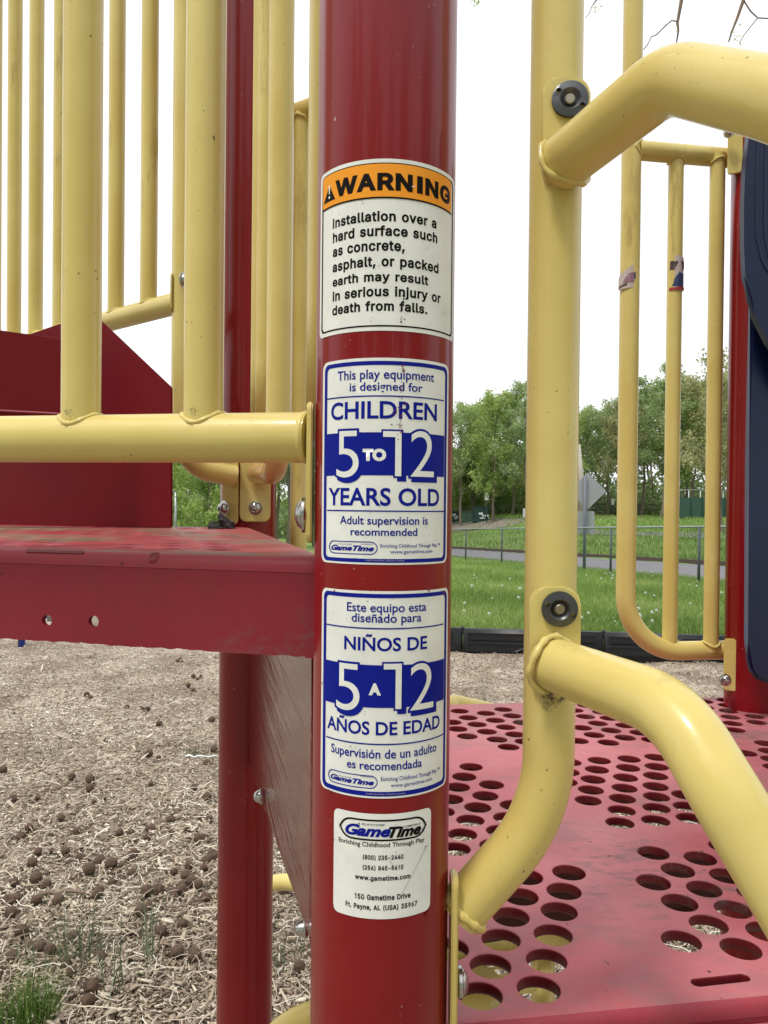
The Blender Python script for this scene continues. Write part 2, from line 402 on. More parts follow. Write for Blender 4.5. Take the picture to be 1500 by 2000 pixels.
xs = np.concatenate([np.arange(-500, -40, 40.), np.arange(-40, -6, 1.), np.arange(-6, 8, .25), np.arange(8, 60, 1.), np.arange(60, 500, 40.)])
grid('lawn_ground', xs, ys, height, M['lawn'])
grid('mulch_ground', np.arange(-9, 9.01, .06), np.arange(-6, 12.5, .06), lambda X, Y: np.where(Y < border_y(X)+.06, bumpf(X, Y), -.45), M['mulch'])

def strip(name, line, w0, w1, mat_, lift=.03):
    v = []; 
    for i, p in enumerate(line):
        a = line[max(i-1, 0)]; b_ = line[min(i+1, len(line)-1)]; t = (Vector(b_)-Vector(a)).to_2d().normalized(); n_ = Vector((t.y, -t.x))
        for wv in (w0, w1):
            x, y = p[0]+n_.x*wv, p[1]+n_.y*wv; v.append((x, y, float(height(x, y))+lift))
    n = len(line); f = [(2*i, 2*i+1, 2*i+3, 2*i+2) for i in range(n-1)]
    return npmesh(name, np.array(v), np.array(f), mat_, 'structure', smooth=False)
u_dir = Vector((-.2527, .9675, 0)); pn = Vector((NRM[0]*SN, NRM[1]*SN, 0))
rl = [pn + u_dir*t for t in np.arange(-15, 75, 2.)]
strip('path_road', rl, 0, SF-SN, M['asphalt'], .012)
# brown kerb along the far edge
bm = bmesh.new()
pf = Vector((NRM[0]*SF, NRM[1]*SF, 0))
pts = [pf + u_dir*t for t in np.arange(-15, 60, 2.)]
for a, b_ in zip(pts[:-1], pts[1:]):
    za, zb = float(height(a.x, a.y)), float(height(b_.x, b_.y)); c = (a+b_)/2; d = (b_-a); L = d.length
    v = [bm.verts.new((p.x+NRM[0]*o_, p.y+NRM[1]*o_, z+h)) for p, z in ((a, za), (b_, zb)) for o_, h in ((0, -.1), (0, .15), (.18, .15), (.18, -.1))]
    for q in ((0,1,5,4), (1,2,6,5), (2,3,7,6)): bm.faces.new([v[k] for k in q])
o = obj('road_kerb', bm, M['kerb'], smooth=False); o['kind'] = 'structure'
# the drive further up the slope, and its kerb on the right
dl = [hit(700, 1032), hit(860, 1028), hit(940, 1025), hit(1030, 1019), hit(1100, 1014), hit(1200, 1010)]
strip('far_drive', dl, -2.0, 2.6, M['asphalt_brown'], .06)
dl = [hit(1110, 1040), hit(1230, 1043), hit(1330, 1046), hit(1450, 1049), hit(1600, 1052)]
strip('far_path', dl, -1.0, 1.3, M['asphalt'], .05)

# wood chips: tens of thousands of loose slivers
def chips(name, N, y0, y1, pw, xr, L, Wd, T, zr, lo=0, hi=1, flatness=.35):
    u = RNG.random(N); a = 1-pw; y = (y0**a+u*(y1**a-y0**a))**(1/a)
    x = (RNG.random(N)*2-1)*(xr*y+.3)
    ang = RNG.random(N)*2*PI; l = RNG.uniform(*L, N)*RNG.uniform(.5, 1, N); wd = RNG.uniform(*Wd, N); th = RNG.uniform(*T, N)
    tx = RNG.normal(0, flatness, N); ty = RNG.normal(0, flatness*.6, N); z = bumpf(x, y)+RNG.random(N)*zr+.002
    base = np.array([(-1,-1,-1), (1,-.6,-1), (1,.6,-1), (-1,1,-1), (-1,-1,1), (1,-.6,1), (1,.6,1), (-1,1,1)])*.5
    c, s_ = np.cos(ang), np.sin(ang)
    X = base[None, :, 0]*l[:, None]; Y = base[None, :, 1]*wd[:, None]; Z = base[None, :, 2]*th[:, None]+X*tx[:, None]+Y*ty[:, None]
    V = np.stack([X*c[:, None]-Y*s_[:, None]+x[:, None], X*s_[:, None]+Y*c[:, None]+y[:, None], Z+z[:, None]], -1).reshape(-1, 3)
    q = np.array([(0,3,2,1), (4,5,6,7), (0,1,5,4), (1,2,6,5), (2,3,7,6), (3,0,4,7)])
    F = (q[None]+8*np.arange(N)[:, None, None]).reshape(-1, 4)
    patch = .5+.5*np.sin(2.3*x+1.1*y*1.7+np.sin(3*x)*1.3)*np.sin(1.9*y-1.3*x)
    t = np.clip(RNG.beta(1.3, 1.35, N)*(.62+.58*patch), lo, hi)
    return npmesh(name, V, F, M['chips'], 'stuff', np.repeat(t, 8), smooth=False)
chips('wood_chip_litter', 120000, 1.3, 7.4, 1.8, .72, (.012,.032), (.0028,.0075), (.0012,.003), .012)
chips('wood_chip_chunks', 3200, 1.3, 6.4, 1.6, .72, (.02,.055), (.007,.015), (.002,.005), .018, .3, 1)
chips('dark_bark_litter', 5200, 1.3, 6.4, 1.7, .72, (.010,.04), (.005,.014), (.0015,.004), .016, 0, .2)
def needles(name, N, y0, y1, mat_, L, lo, hi, xr=.72, zt=.02):
    segs = 5; u = RNG.random(N); y = y0*(y1/y0)**u; x = (RNG.random(N)*2-1)*(xr*y+.2)
    ang = RNG.random(N)*2*PI; cur = RNG.normal(0, 1.1, N); l = RNG.uniform(*L, N); wd = RNG.uniform(.0005, .0011, N)
    V = np.zeros((N, segs+1, 2, 3)); px = x.copy(); py = y.copy(); z0 = bumpf(x, y)+.008+RNG.random(N)*zt
    for k in range(segs+1):
        f = k/segs; a = ang+cur*f; nx, ny = -np.sin(a), np.cos(a); z = z0+.012*np.sin(f*PI)*RNG.random(N)
        for j, s_ in enumerate((-1, 1)):
            V[:, k, j, 0] = px+nx*wd*s_; V[:, k, j, 1] = py+ny*wd*s_; V[:, k, j, 2] = z+s_*wd*.8
        px = px+np.cos(a)*l/segs; py = py+np.sin(a)*l/segs
    V = V.reshape(-1, 3); i0 = (np.arange(N)*(segs+1)*2)[:, None]+2*np.arange(segs)[None]
    F = np.stack([i0, i0+1, i0+3, i0+2], -1).reshape(-1, 4)
    return npmesh(name, V, F, mat_, 'stuff', np.repeat(RNG.uniform(lo, hi, N), (segs+1)*2), smooth=True)
needles('dry_grass_strands', 4500, 1.3, 3.6, M['chips'], (.04,.13), .2, .95)

def blades(name, N, pts, hh, wd, mat_, lean=.5, lo=0, hi=1, kind='stuff'):
    x, y, z = pts; ang = RNG.random(N)*2*PI; h = RNG.uniform(*hh, N); w_ = RNG.uniform(*wd, N)
    dx, dy = RNG.normal(0, lean, N)*h, RNG.normal(0, lean, N)*h; cx, cy = np.cos(ang)*w_, np.sin(ang)*w_
    a = np.stack([x-cx, y-cy, z], -1); b_ = np.stack([x+cx, y+cy, z], -1)
    c = np.stack([x+dx*.4+cx*.6, y+dy*.4+cy*.6, z+h*.6], -1); c2 = np.stack([x+dx*.4-cx*.6, y+dy*.4-cy*.6, z+h*.6], -1); d = np.stack([x+dx, y+dy, z+h*.95], -1)
    V = np.stack([a, b_, c, c2, d], 1).reshape(-1, 3); i = 5*np.arange(N)
    F = np.concatenate([np.stack([i, i+1, i+2], -1), np.stack([i, i+2, i+3], -1), np.stack([i+3, i+2, i+4], -1)])
    t = np.clip(RNG.uniform(lo, hi, N)*.6+.25*(.5+.5*np.sin(x*2.1+y*.8))+.25*(.5+.5*np.sin(x*.9-y*1.7+2))*RNG.random(N)**.5, 0, 1)
    return npmesh(name, V, F, mat_, kind, np.repeat(t, 5), smooth=False)
def lawn_pts(N, y0, y1, q0, q1, smin, smax):
    xs_, ys_ = [], []
    while sum(map(len, xs_)) < N:
        y = y0*(y1/y0)**RNG.random(N*2); x = RNG.uniform(q0, q1, N*2)*y; s = x*NRM[0]+y*NRM[1]
        k = (s > smin) & (s < smax) & (y > border_y(x)+.1); xs_.append(x[k]); ys_.append(y[k])
    x = np.concatenate(xs_)[:N]; y = np.concatenate(ys_)[:N]; return x, y, height(x, y)-.005
blades('lawn_grass', 130000, lawn_pts(130000, 6.6, 30, -.1, .62, -10, SN-.1), (.05,.13), (.003,.006), M['blade'], .45, .1, .95)
blades('far_lawn_grass', 35000, lawn_pts(35000, 20, 70, .05, .6, SF+.2, 60), (.10,.25), (.012,.03), M['blade'], .4, .0, .9)

# dandelions
def dandelion_mesh():
    bm = bmesh.new(); tube(bm, [(0,0,0), (.004,0,.10), (.006,.002,.16)], .0022, seg=5, step=None)
    st = obj('stem', bm, M['blade']); me1 = st.data; bpy.data.objects.remove(st)
    bm = bmesh.new(); 
    for k in range(40):
        a = Vector((RNG.normal(), RNG.normal(), RNG.normal())).normalized(); p = Vector((.006,.002,.172)); q = a.orthogonal().normalized()*.006; t = a.cross(q)
        f = [bm.verts.new(p+a*.021+q), bm.verts.new(p+a*.021+t), bm.verts.new(p+a*.021-q), bm.verts.new(p+a*.021-t)]; bm.faces.new(f)
    pf_ = obj('seed_head', bm, M['white'], smooth=False, crease='keep'); me2 = pf_.data; bpy.data.objects.remove(pf_)
    return me1, me2
dm1, dm2 = dandelion_mesh()
x, y, z = lawn_pts(62, 7.0, 17, .08, .46, -5, SN-.5)
for i in range(62):
    sc = random.uniform(.5, .95)
    r_ = bpy.data.objects.new('dandelion', None); COL.objects.link(r_); r_.location = (x[i], y[i], z[i]); r_.scale = (sc,)*3; r_.empty_display_size = .05
    put(r_, 'small white dandelion clock standing in the green lawn before the chain link fence', 'flower', 'dandelion clocks in the lawn')
    for nm, me in (('stem', dm1), ('seed_head', dm2)):
        c = bpy.data.objects.new(nm, me); COL.objects.link(c); c.parent = r_

# sweetgum seed balls
def ball_mesh(seed):
    rs = random.Random(seed); bm = bmesh.new(); bmesh.ops.create_icosphere(bm, subdivisions=3, radius=.0155)
    for v in bm.verts:
        n_ = v.co.normalized(); v.co = n_*(.0150+rs.choice((0, 0, .0010, .0034))*rs.random()+.0012*math.sin(9*n_.x+4*n_.y))
    o = obj('seed_ball', bm, M['ball']); me = o.data; bpy.data.objects.remove(o); return me
balls = [ball_mesh(i) for i in range(3)]
ground_pts = [(57,867),(172,870),(413,830),(328,780),(412,790),(430,897),(312,912),(588,907),(690,800),(885,825),(948,868),(925,943),(956,955),(780,948),(690,988),(852,990),(600,1012),(548,1028),(785,1005),(675,1030),(930,1028),(903,1040),(132,1008),(350,1030),(230,1062),(175,1105),(240,1100),(300,1110),(363,1138),(148,1155),(458,1140),(610,1112),(510,1180),(560,1185),(798,1188),(972,1105),(932,1170),(866,1217),(65,1233),(212,1253),(408,1213),(515,1255),(670,1320),(800,1305),(830,1300),(940,1318),(445,1325),(268,1343),(245,1400),(50,1400),(645,1428),(832,1467),(248,1520),(182,1560),(820,1535),(60,1608),(890,1628),(300,1632),(403,1810),(35,1335),(815,208),(885,290),(905,298),(885,340),(415,388),(672,435),(970,495),(728,508),(682,662),(648,652),(725,670),(980,610),(948,675),(15,725),(1300,1310),(1370,1640),(280,965),(95,1030),(580,425),(455,1610)]
gnd = []
for (cx, cy) in ground_pts:
    v = ray(cx*.4267, 1200+cy*.4267); d = -EYE/v.z; gnd.append((v.x*d, v.y*d))
for i in range(55):
    q_ = gnd[random.randrange(30, 66)]; gnd.append((q_[0]+random.gauss(0,.05), q_[1]+random.gauss(0,.05)))
for i in range(14):
    y = random.uniform(1.9, 5.2); gnd.append((random.uniform(-.05, .48)*y, y))
GP = 'brown seed balls scattered over the wood chips'
for i, (x, y) in enumerate(gnd):
    o = bpy.data.objects.new('seed_ball', balls[i % 3]); COL.objects.link(o); sc = random.choice((.6,.75,.9,1,1.05,1.15,1.25))
    o.scale = (sc,)*3; o.location = (x, y, float(bumpf(x, y))+random.choice((.020,.016,.011,.006))*sc); o.rotation_euler = (random.random()*6, random.random()*6, random.random()*6)
    zn = ('seen through or beyond the lower deck' if x > -.02*y else 'far out under the upper deck' if y > 4.2 else 'in the middle of the open chips' if y > 2.7 else 'close to the thin grey weeds')
    sd_ = '' if x > -.02*y else (', towards the picture edge' if x < -.32*y else ', towards the far red post')
    put(o, 'round brown seed ball '+zn+sd_, 'seed ball', GP)

# weeds and twigs on the chips
def gpt(px, py):
    v = ray(px, py); d = -EYE/v.z; return v.x*d, v.y*d
def tuft(name, px, py, N, rad, hh, wd, mat_, lean, label):
    x0, y0 = gpt(px, py); a = RNG.random(N)*2*PI; r = rad*np.sqrt(RNG.random(N)); segs = 6
    x = x0+r*np.cos(a); y = y0+r*np.sin(a); h = RNG.uniform(*hh, N)*(1.1-.4*r/rad); w_ = RNG.uniform(*wd, N)
    da = a+RNG.normal(0, .6, N); ln = np.abs(RNG.normal(.15, lean, N)); V = np.zeros((N, segs+1, 2, 3))
    for k in range(segs+1):
        f = k/segs; off_ = ln*h*f**2; zz = h*f*(1-.35*ln*f)
        for j, s_ in enumerate((-1, 1)):
            ww = w_*(1-f*.9)*s_
            V[:, k, j, 0] = x-x0+np.cos(da)*off_-np.sin(da)*ww; V[:, k, j, 1] = y-y0+np.sin(da)*off_+np.cos(da)*ww*.3; V[:, k, j, 2] = zz
            V[:, k, j, 0] += ww*.6
    i0 = (np.arange(N)*(segs+1)*2)[:, None]+2*np.arange(segs)[None]; F = np.stack([i0, i0+1, i0+3, i0+2], -1).reshape(-1, 4)
    o = npmesh(name, V.reshape(-1, 3), F, mat_, None, np.repeat(RNG.uniform(.1, .95, N), (segs+1)*2)); o.location = (x0, y0, float(bumpf(x0, y0)))
    return put(o, label, 'grass')
tuft('grass_tuft', 55, 1990, 420, .075, (.08,.17), (.0010,.0020), M['blade_dark'], .5, 'bright green grass tuft at the bottom left corner of the chips')
tuft('wispy_weed', 152, 1882, 60, .06, (.20,.40), (.0008,.0014), M['blade_grey'], .85, 'thin grey green weed with long upright blades, behind the bright green tuft')
tuft('wispy_weed', 235, 1930, 50, .07, (.16,.34), (.0008,.0014), M['blade_grey'], 1.2, 'low arching grey green weed to the right of the tall thin weed')
tuft('wispy_weed', 290, 1890, 14, .03, (.24,.40), (.0011,.0017), M['blade_grey'], .2, 'sparse stiff weed stems standing left of the far red post')
tuft('wispy_weed', 80, 1880, 34, .06, (.08,.2), (.001,.0016), M['blade_grey'], .7, 'small grey weed between the bright tuft and the tall thin weed')
tuft('grass_tuft', 382, 1465, 60, .09, (.03,.09), (.001,.002), M['blade_grey'], .8, 'small faint green tuft among dark litter, left of the far red post')
tuft('grass_tuft', 88, 1475, 45, .09, (.03,.08), (.001,.002), M['blade_grey'], .8, 'small faint green tuft in the left part of the sunlit chips')
tuft('wispy_weed', 562, 1880, 34, .05, (.10,.24), (.0007,.0013), M['blade_grey'], .3, 'thin green weed growing between the two near red posts')
tuft('wispy_weed', 941, 1368, 9, .03, (.16,.32), (.0014,.002), M['blade_grey'], .15, 'thin dark weed beyond the lower deck, left of the yellow tube')
def twig(pa, pb, r, label, mid=.02, m_='twig'):
    xa, ya = gpt(*pa); xb, yb = gpt(*pb); a = Vector((xa, ya, float(bumpf(xa, ya))+.02)); b_ = Vector((xb, yb, float(bumpf(xb, yb))+.018))
    P = [a.lerp(b_, k/8)+Vector((0, 0, 1))*0.004*math.sin(k*2.1)+Vector((0, mid*math.sin(k/8*PI)+.006*math.sin(k*2.7), 0)) for k in range(9)]
    single('twig', ctube(P, r, seg=7, step=None, radii=[r*(1-.05*k)*(1+.15*math.sin(k*2.3)) for k in range(9)]), M[m_], label, 'twig', a)
twig((80,1760), (188,1765), .0065, 'thick bent bare twig lying beside a seed ball on the left chips')
twig((340,1800), (412,1768), .0032, 'slender brown twig slanting towards the far red post')
twig((0,1447), (62,1447), .0035, 'thin dark twig at the left edge of the chips')
twig((362,1480), (428,1476), .0055, 'pale bleached sliver of wood left of the far red post', 0, 'white')
twig((285,1500), (230,1497), .003, 'short dark twig below the small faint tuft near the post')

# ------------------------------------------------------------------ black plastic edging
def edging(p0, p1, label):
    L = (p1-p0).length; d = (p1-p0).normalized(); n_ = Vector((d.y, -d.x, 0))   # towards the camera
    if n_.y > 0: n_ = -n_
    F = Matrix((d, Vector((0,0,1)), d.cross(Vector((0,0,1))))).transposed()
    r_ = root('edging_section', p0, label, 'edging', 'black plastic edging sections round the chips')
    H_, T_ = .215, .075; bm = bmesh.new()
    box(bm, p0+d*L/2+Vector((0,0,H_/2-.05))-n_*0, (L-.01, T_, H_+.1), Matrix((d, -n_, Vector((0,0,1)))).transposed(), .010)
    obj('body', bm, M['black_plastic'], r_, crease=40)
    for poly in ([(.03,.03), (.40,.03), (.50,.085), (.50,.095), (.03,.095)], [(.03,.125), (.50,.125), (.50,.185), (.03,.185)],
                 [(.56,.03), (.98,.03), (.98,.095), (.66,.095), (.56,.05)], [(.54,.125), (.96,.125), (.96,.185), (.54,.185)]):
        bm = bmesh.new(); k = L/1.22
        a = [p0+d*(x*k*1.2)+Vector((0,0,y))+n_*(T_/2) for x, y in poly]
        c = sum(a, Vector())/len(a)
        o1 = [bm.verts.new(v+n_*.001) for v in a]; o2 = [bm.verts.new(v.lerp(c, .03)+n_*.012) for v in a]
        sh = []
        for v in a:
            q = v-c; sh.append(bm.verts.new(c+q*(1-.012/max(q.length, .02)) + n_*.012))
        i3 = []
        for v in a:
            q = v-c; i3.append(bm.verts.new(c+q*(1-min(.5, .026/max(q.length, .03))) + n_*.002))
        m_ = len(a)
        for i in range(m_):
            j = (i+1) % m_
            bm.faces.new((o1[i], o1[j], sh[j], sh[i])); bm.faces.new((sh[i], sh[j], i3[j], i3[i]))
        bm.faces.new(i3); bmesh.ops.delete(bm, geom=o2, context='VERTS')
        obj('moulded_panel', bm, M['black_plastic'], r_, smooth=False)
    bm = bmesh.new(); lathe(bm, [(0,.02), (.012,.018), (.014,0), (.014,-.05)], p0+Vector((0,0,H_)), (0,0,1), 12); obj('stake_cap', bm, M['black_plastic'], r_)
xs_ = [-4.8+1.22*k for k in range(10)]
seam = []
x = U(1184, 1270, 6.3).x
xs_ = [x+1.16*k for k in range(-5, 4)]
names = ['far left section of black plastic edging, behind the decks', 'black plastic edging section behind the left deck', 'black plastic edging section hidden behind the far red post',
         'black plastic edging section beyond the sticker post', 'black plastic edging section between the sticker post and the yellow tube', 'black plastic edging section behind the yellow lower arm',
         'black plastic edging section behind the far right railing', 'black plastic edging section beyond the blue slide panel']
for i in range(8):
    a = Vector((xs_[i], float(border_y(xs_[i])), 0)); b_ = Vector((xs_[i+1], float(border_y(xs_[i+1])), 0)); edging(a, b_, names[i])

# ------------------------------------------------------------------ chain link fence
FS = 9.3
f0 = Vector((NRM[0]*FS, NRM[1]*FS, 0)); 
t_a = (14.3-f0.y)/u_dir.y
ft = root('chain_link_fence', f0+u_dir*t_a, 'low galvanised chain link fence between the lawn and the grey road', 'fence')
def fp(t): 
    p = f0+u_dir*t; return Vector((p.x, p.y, float(height(p.x, p.y))))
tp = [t_a+3.05*k for k in range(-2, 12)]
for k, t in enumerate(tp):
    p = fp(t); bm = bmesh.new(); tube(bm, [p-Vector((0,0,.1)), p+Vector((0,0,1.06))], .026, seg=10, step=None); lathe(bm, [(0,.03), (.02,.02), (.028,0)], p+Vector((0,0,1.06)), (0,0,1), 10)
    obj('post', bm, M['galv_dark'], ft)
obj('top_rail', ctube([fp(t)+Vector((0,0,1.07)) for t in tp], .021, seg=10, step=None), M['galv'], ft)
N = int((tp[-1]-tp[0])/.06); V = []; Fq = []; wv = .0016
zz = 19
for k in range(N):
    t0 = tp[0]+.06*k
    for sgn in (1, -1):
        # one zig-zag wire as a run of thin crossed strips
        pass
vl = []; fl = []
TA, TB = tp[0], tp[-1]; HH = 1.02; dg = .065
for sgn in (1, -1):
    for k in range(int((TB-TA+HH)/dg)):
        ts = TA-HH+k*dg if sgn > 0 else TA+k*dg
        # wire rises HH over a run of HH*.75
        run = HH*.75; a_t, b_t = (ts, ts+run) if sgn > 0 else (ts+run, ts)
        if min(a_t, b_t) < TA or max(a_t, b_t) > TB: continue
        a = fp(a_t)+Vector((0,0,.03)); b_ = fp(b_t)+Vector((0,0,.03+HH)); i = len(vl)
        off_ = Vector((NRM[0], NRM[1], 0))*(.003*sgn)
        d_ = (b_-a).normalized(); s_ = d_.cross(Vector((NRM[0], NRM[1], 0))).normalized()*wv; q_ = Vector((NRM[0], NRM[1], 0))*wv
        for p in (a, b_):
            for e in (s_, -s_*.5+q_, -s_*.5-q_): vl.append(tuple(p+e+off_))
        for j in range(3): j2 = (j+1) % 3; fl.append((i+j, i+j2, i+3+j2, i+3+j))
npmesh('wire_mesh', np.array(vl), np.array(fl), M['galv_dark'], 'stuff', smooth=False, parent=ft)

# ------------------------------------------------------------------ far signs and boxes
p = hit(1141, 1114); sg = root('road_sign', p, 'grey back of a diamond road sign with a square plate below, on a post', 'road sign')
sc = p.y/1500
top = U(1148, 930, p.y)
obj('post', ctube([p-Vector((0,0,.1)), Vector((p.x, p.y, top.z))], .045*.9, seg=8, step=None), flat('sign_post', (.13,.15,.18,1), .6), sg, crease=40)
c = U(1148, 959, p.y+.05); bm = bmesh.new(); R_ = 36.5*sc
prism(bm, [(R_*math.cos(a)*1.0, R_*math.sin(a)) for a in [k*PI/2 for k in range(4)]], -.003, .003, frame((0,1,0)), c, 0); obj('diamond_plate', bm, M['sign_back'], sg, smooth=False)
c = U(1144.5, 1020, p.y+.09); bm = bmesh.new(); prism(bm, rrect(33*sc, 44*sc, 3*sc), -.003, .003, frame((0,1,0)), c, 0); obj('small_plate', bm, M['sign_back'], sg, smooth=False)

def cabinet(px0, px1, py0, py1, mat_, label, marks=0, doors=True):
    b_ = hit((px0+px1)/2, py1); d = b_.y; k = d/1500; w_ = (px1-px0)*k; h = (py1-py0)*k; D = w_*.8
    r_ = root('utility_cabinet', b_, label, 'utility cabinet')
    bm = bmesh.new(); box(bm, b_+Vector((0, D/2, h/2)), (w_, D, h), None, .03); obj('housing', bm, mat_, r_, smooth=False)
    bm = bmesh.new(); box(bm, b_+Vector((0, D/2, h+.03)), (w_*1.04, D*1.05, .06), None, .015); obj('lid', bm, mat_, r_, smooth=False)
    for s_ in (-1, 1):
        bm = bmesh.new(); box(bm, b_+Vector((s_*w_*.245, -.012, h*.47)), (w_*.46, .025, h*.85), None, .006); obj('door', bm, mat_, r_, smooth=False)
    rs = random.Random(px0)
    for i in range(marks):
        bm = bmesh.new(); box(bm, b_+Vector((rs.uniform(-.38,.38)*w_, -.03, h*rs.uniform(.25,.85))), (w_*rs.uniform(.08,.28), .008, h*rs.uniform(.06,.16))); obj('label_plate', bm, M['white'], r_, smooth=False)
cabinet(866, 898, 989, 1022, M['green_box'], 'dark green utility cabinet at the left, next to the sticker post', 5)
cabinet(898, 924, 1000, 1022, M['green_cab'], 'pale green low cabinet between the two dark green cabinets')
cabinet(925, 954, 991, 1021, M['green_box'], 'dark green utility cabinet with white labels, right of the pale one', 6)
def pole_sign(px, py_top, py_bot, pw, ph, label, mat_='white'):
    b_ = hit(px, py_bot); k = b_.y/1500; t = U(px+.5, py_top, b_.y)
    r_ = root('pole_sign', b_, label, 'sign'); obj('pole', ctube([b_-Vector((0,0,.1)), Vector((b_.x, b_.y, t.z))], .04, seg=6, step=None), M['galv_dark'], r_)
    bm = bmesh.new(); box(bm, Vector((b_.x, b_.y-.06, t.z-ph*k/2)), (pw*k, .02, ph*k)); obj('plate', bm, M[mat_], r_, smooth=False)
pole_sign(950, 962, 1022, 8, 15, 'small white sign on a thin pole beside the dark green cabinets')
pole_sign(1024, 993, 1012, 6, 19, 'narrow white marker post just left of the yellow tube')
pole_sign(1196, 974, 1008, 5, 12, 'tiny white sign before the trees, right of the diamond sign')
def lamp(px, py_top, py_bot, d, label, arm=1):
    t = U(px, py_top, d); b_ = Vector((t.x, d, float(height(t.x, d)) if d > 7 else 0)); r_ = root('street_lamp', b_, label, 'street lamp')
    obj('pole', ctube([b_, t], .06, seg=8, step=None), M['galv'], r_)
    obj('arm', ctube([t, t+Vector((arm*.5, 0, .15))], .04, seg=6, step=None), M['galv'], r_)
    bm = bmesh.new(); lathe(bm, [(0,.1), (.2,.08), (.32,0), (.25,-.06), (0,-.08)], t+Vector((arm*.6,0,.15)), (0,0,1), 12); obj('lamp_head', bm, M['white'], r_)
lamp(343, 962, 1040, 34, 'pale street lamp seen below the left railing', -1)
lamp(1331, 898, 1000, 62, 'white headed street lamp against the woods on the right')
# wooden rail fence and tall court fence, far right
wf = root('rail_fence', hit(1170, 1012), 'far wooden rail fence in front of the woods', 'fence')
wl = [Vector(hit(px, 1012)) for px in (1150, 1180, 1210, 1240, 1270, 1300, 1330)]
wl = [Vector((U(px, 1000, 66).x, 66+i*.6, float(height(U(px, 1000, 66).x, 66+i*.6)))) for i, px in enumerate((1140, 1172, 1204, 1236, 1268, 1300, 1332))]
for p in wl:
    bm = bmesh.new(); box(bm, p+Vector((0,0,.5)), (.16, .16, 1.3)); obj('post', bm, M['wood'], wf, smooth=False)
for a, b_ in zip(wl[:-1], wl[1:]):
    for h in (.55, 1.05): obj('rail', ctube([a+Vector((0,0,h)), b_+Vector((0,0,h))], .07, seg=6, step=None), M['wood'], wf)
cf = root('court_fence', Vector((U(1320, 1000, 56).x, 56, .4)), 'tall green court fence at the far right beyond the lawn', 'fence')
cl = [Vector((U(px, 1000, 56).x, 56+.3*i, float(height(U(px, 1000, 56).x, 56)))) for i, px in enumerate((1322, 1348, 1374, 1400, 1426, 1452))]
for p in cl: obj('post', ctube([p, p+Vector((0,0,2.1))], .05, seg=6, step=None), M['galv'], cf)
obj('top_rail', ctube([p+Vector((0,0,2.1)) for p in cl], .04, seg=6, step=None), M['galv'], cf)
for a, b_ in zip(cl[:-1], cl[1:]):
    bm = bmesh.new(); box(bm, (a+b_)/2+Vector((0,0,.8)), ((b_-a).length*.97, .02, 1.5), frame((0,0,1))); obj('windscreen_panel', bm, M['net'], cf, smooth=False)

# ------------------------------------------------------------------ trees
def tree_meshes(seed, H_, crown_w, base_f, leaves, leaf, bare=.0, lean=0, trunk_r=None):
    rs = random.Random(seed); bm = bmesh.new(); tips = []
    tr = trunk_r or H_*.013
    def limb(p, d, L, r, lvl):
        n = 5; P = [p]; q = p.copy(); dd = d.copy()
        for k in range(n):
            dd = (dd+Vector((rs.gauss(0,.13), rs.gauss(0,.13), rs.gauss(.05,.08)))).normalized(); q = q+dd*L/n; P.append(q.copy())
        tube(bm, P, r, seg=(6 if lvl < 2 else 4), step=None, caps=False, radii=[r*(1-.75*k/n) for k in range(n+1)])
        if lvl >= 2: 
            tips.extend(P[2:])
            return
        m_ = 6 if lvl == 0 else 5
        for k in range(m_):
            f = rs.uniform(.3, 1); i = min(n-1, int(f*n)); s_ = P[i].lerp(P[i+1], f*n-i)
            a = rs.random()*2*PI; nd = (dd*.55+Vector((math.cos(a), math.sin(a), rs.uniform(-.1,.6)))*.8).normalized()
            limb(s_, nd, L*rs.uniform(.45,.65), r*.45, lvl+1)
    # trunk
    n = 9; P = []; q = Vector((0,0,-.3))
    for k in range(n+1):
        P.append(q.copy()); q = q+Vector((rs.gauss(lean*.1,.12), rs.gauss(0,.12), H_*.93/n))
    tube(bm, P, tr, seg=8, step=None, caps=False, radii=[tr*(1-.8*k/n) for k in range(n+1)])
    for k in range(15):
        f = base_f+(1-base_f)*(k+rs.random())/15; i = min(n-1, int(f*n)); s_ = P[i].lerp(P[i+1], min(1, f*n-i))
        a = k*2.4+rs.random(); up = .3+1.0*f; shape = math.sin(PI*min(1, .22+.70*(f-base_f)/(1-base_f)))
        limb(s_, Vector((math.cos(a), math.sin(a), up)).normalized(), crown_w*.5*(.35+.75*shape), tr*.38*(1.1-f), 1)
    ot = obj('trunk', bm, M['bark'], crease='keep'); mt = ot.data; bpy.data.objects.remove(ot)
    R_ = np.random.default_rng(seed); T_ = np.array([tuple(t) for t in tips])
    N = leaves; cen = T_[R_.integers(0, len(T_), N)]+R_.normal(0, crown_w*.032, (N, 3))
    nrm = R_.normal(size=(N, 3)); nrm /= np.linalg.norm(nrm, axis=1)[:, None]
    a = np.cross(nrm, R_.normal(size=(N, 3))); a /= np.linalg.norm(a, axis=1)[:, None]; b_ = np.cross(nrm, a)
    s_ = (leaf*R_.uniform(.5, 1.3, N))[:, None]
    V = np.stack([cen-a*s_, cen+b_*s_*.55, cen+a*s_, cen-b_*s_*.55], 1).reshape(-1, 3); F = np.arange(4*N).reshape(-1, 4)
    # clump-wise tone, a property of the leaves themselves
    ph = R_.random(3)*6; t = .5+.28*np.sin(cen[:, 0]*1.3+ph[0])*np.sin(cen[:, 1]*1.3+ph[1])*np.sin(cen[:, 2]*1.1+ph[2])+R_.normal(0, .16, N)
    return mt, (V, F, np.repeat(np.clip(t, 0, 1), 4))
def leafmesh(data, mat_):
    o = npmesh('crown', data[0], data[1], mat_, None, data[2], smooth=False); me = o.data; bpy.data.objects.remove(o); return me
K = []
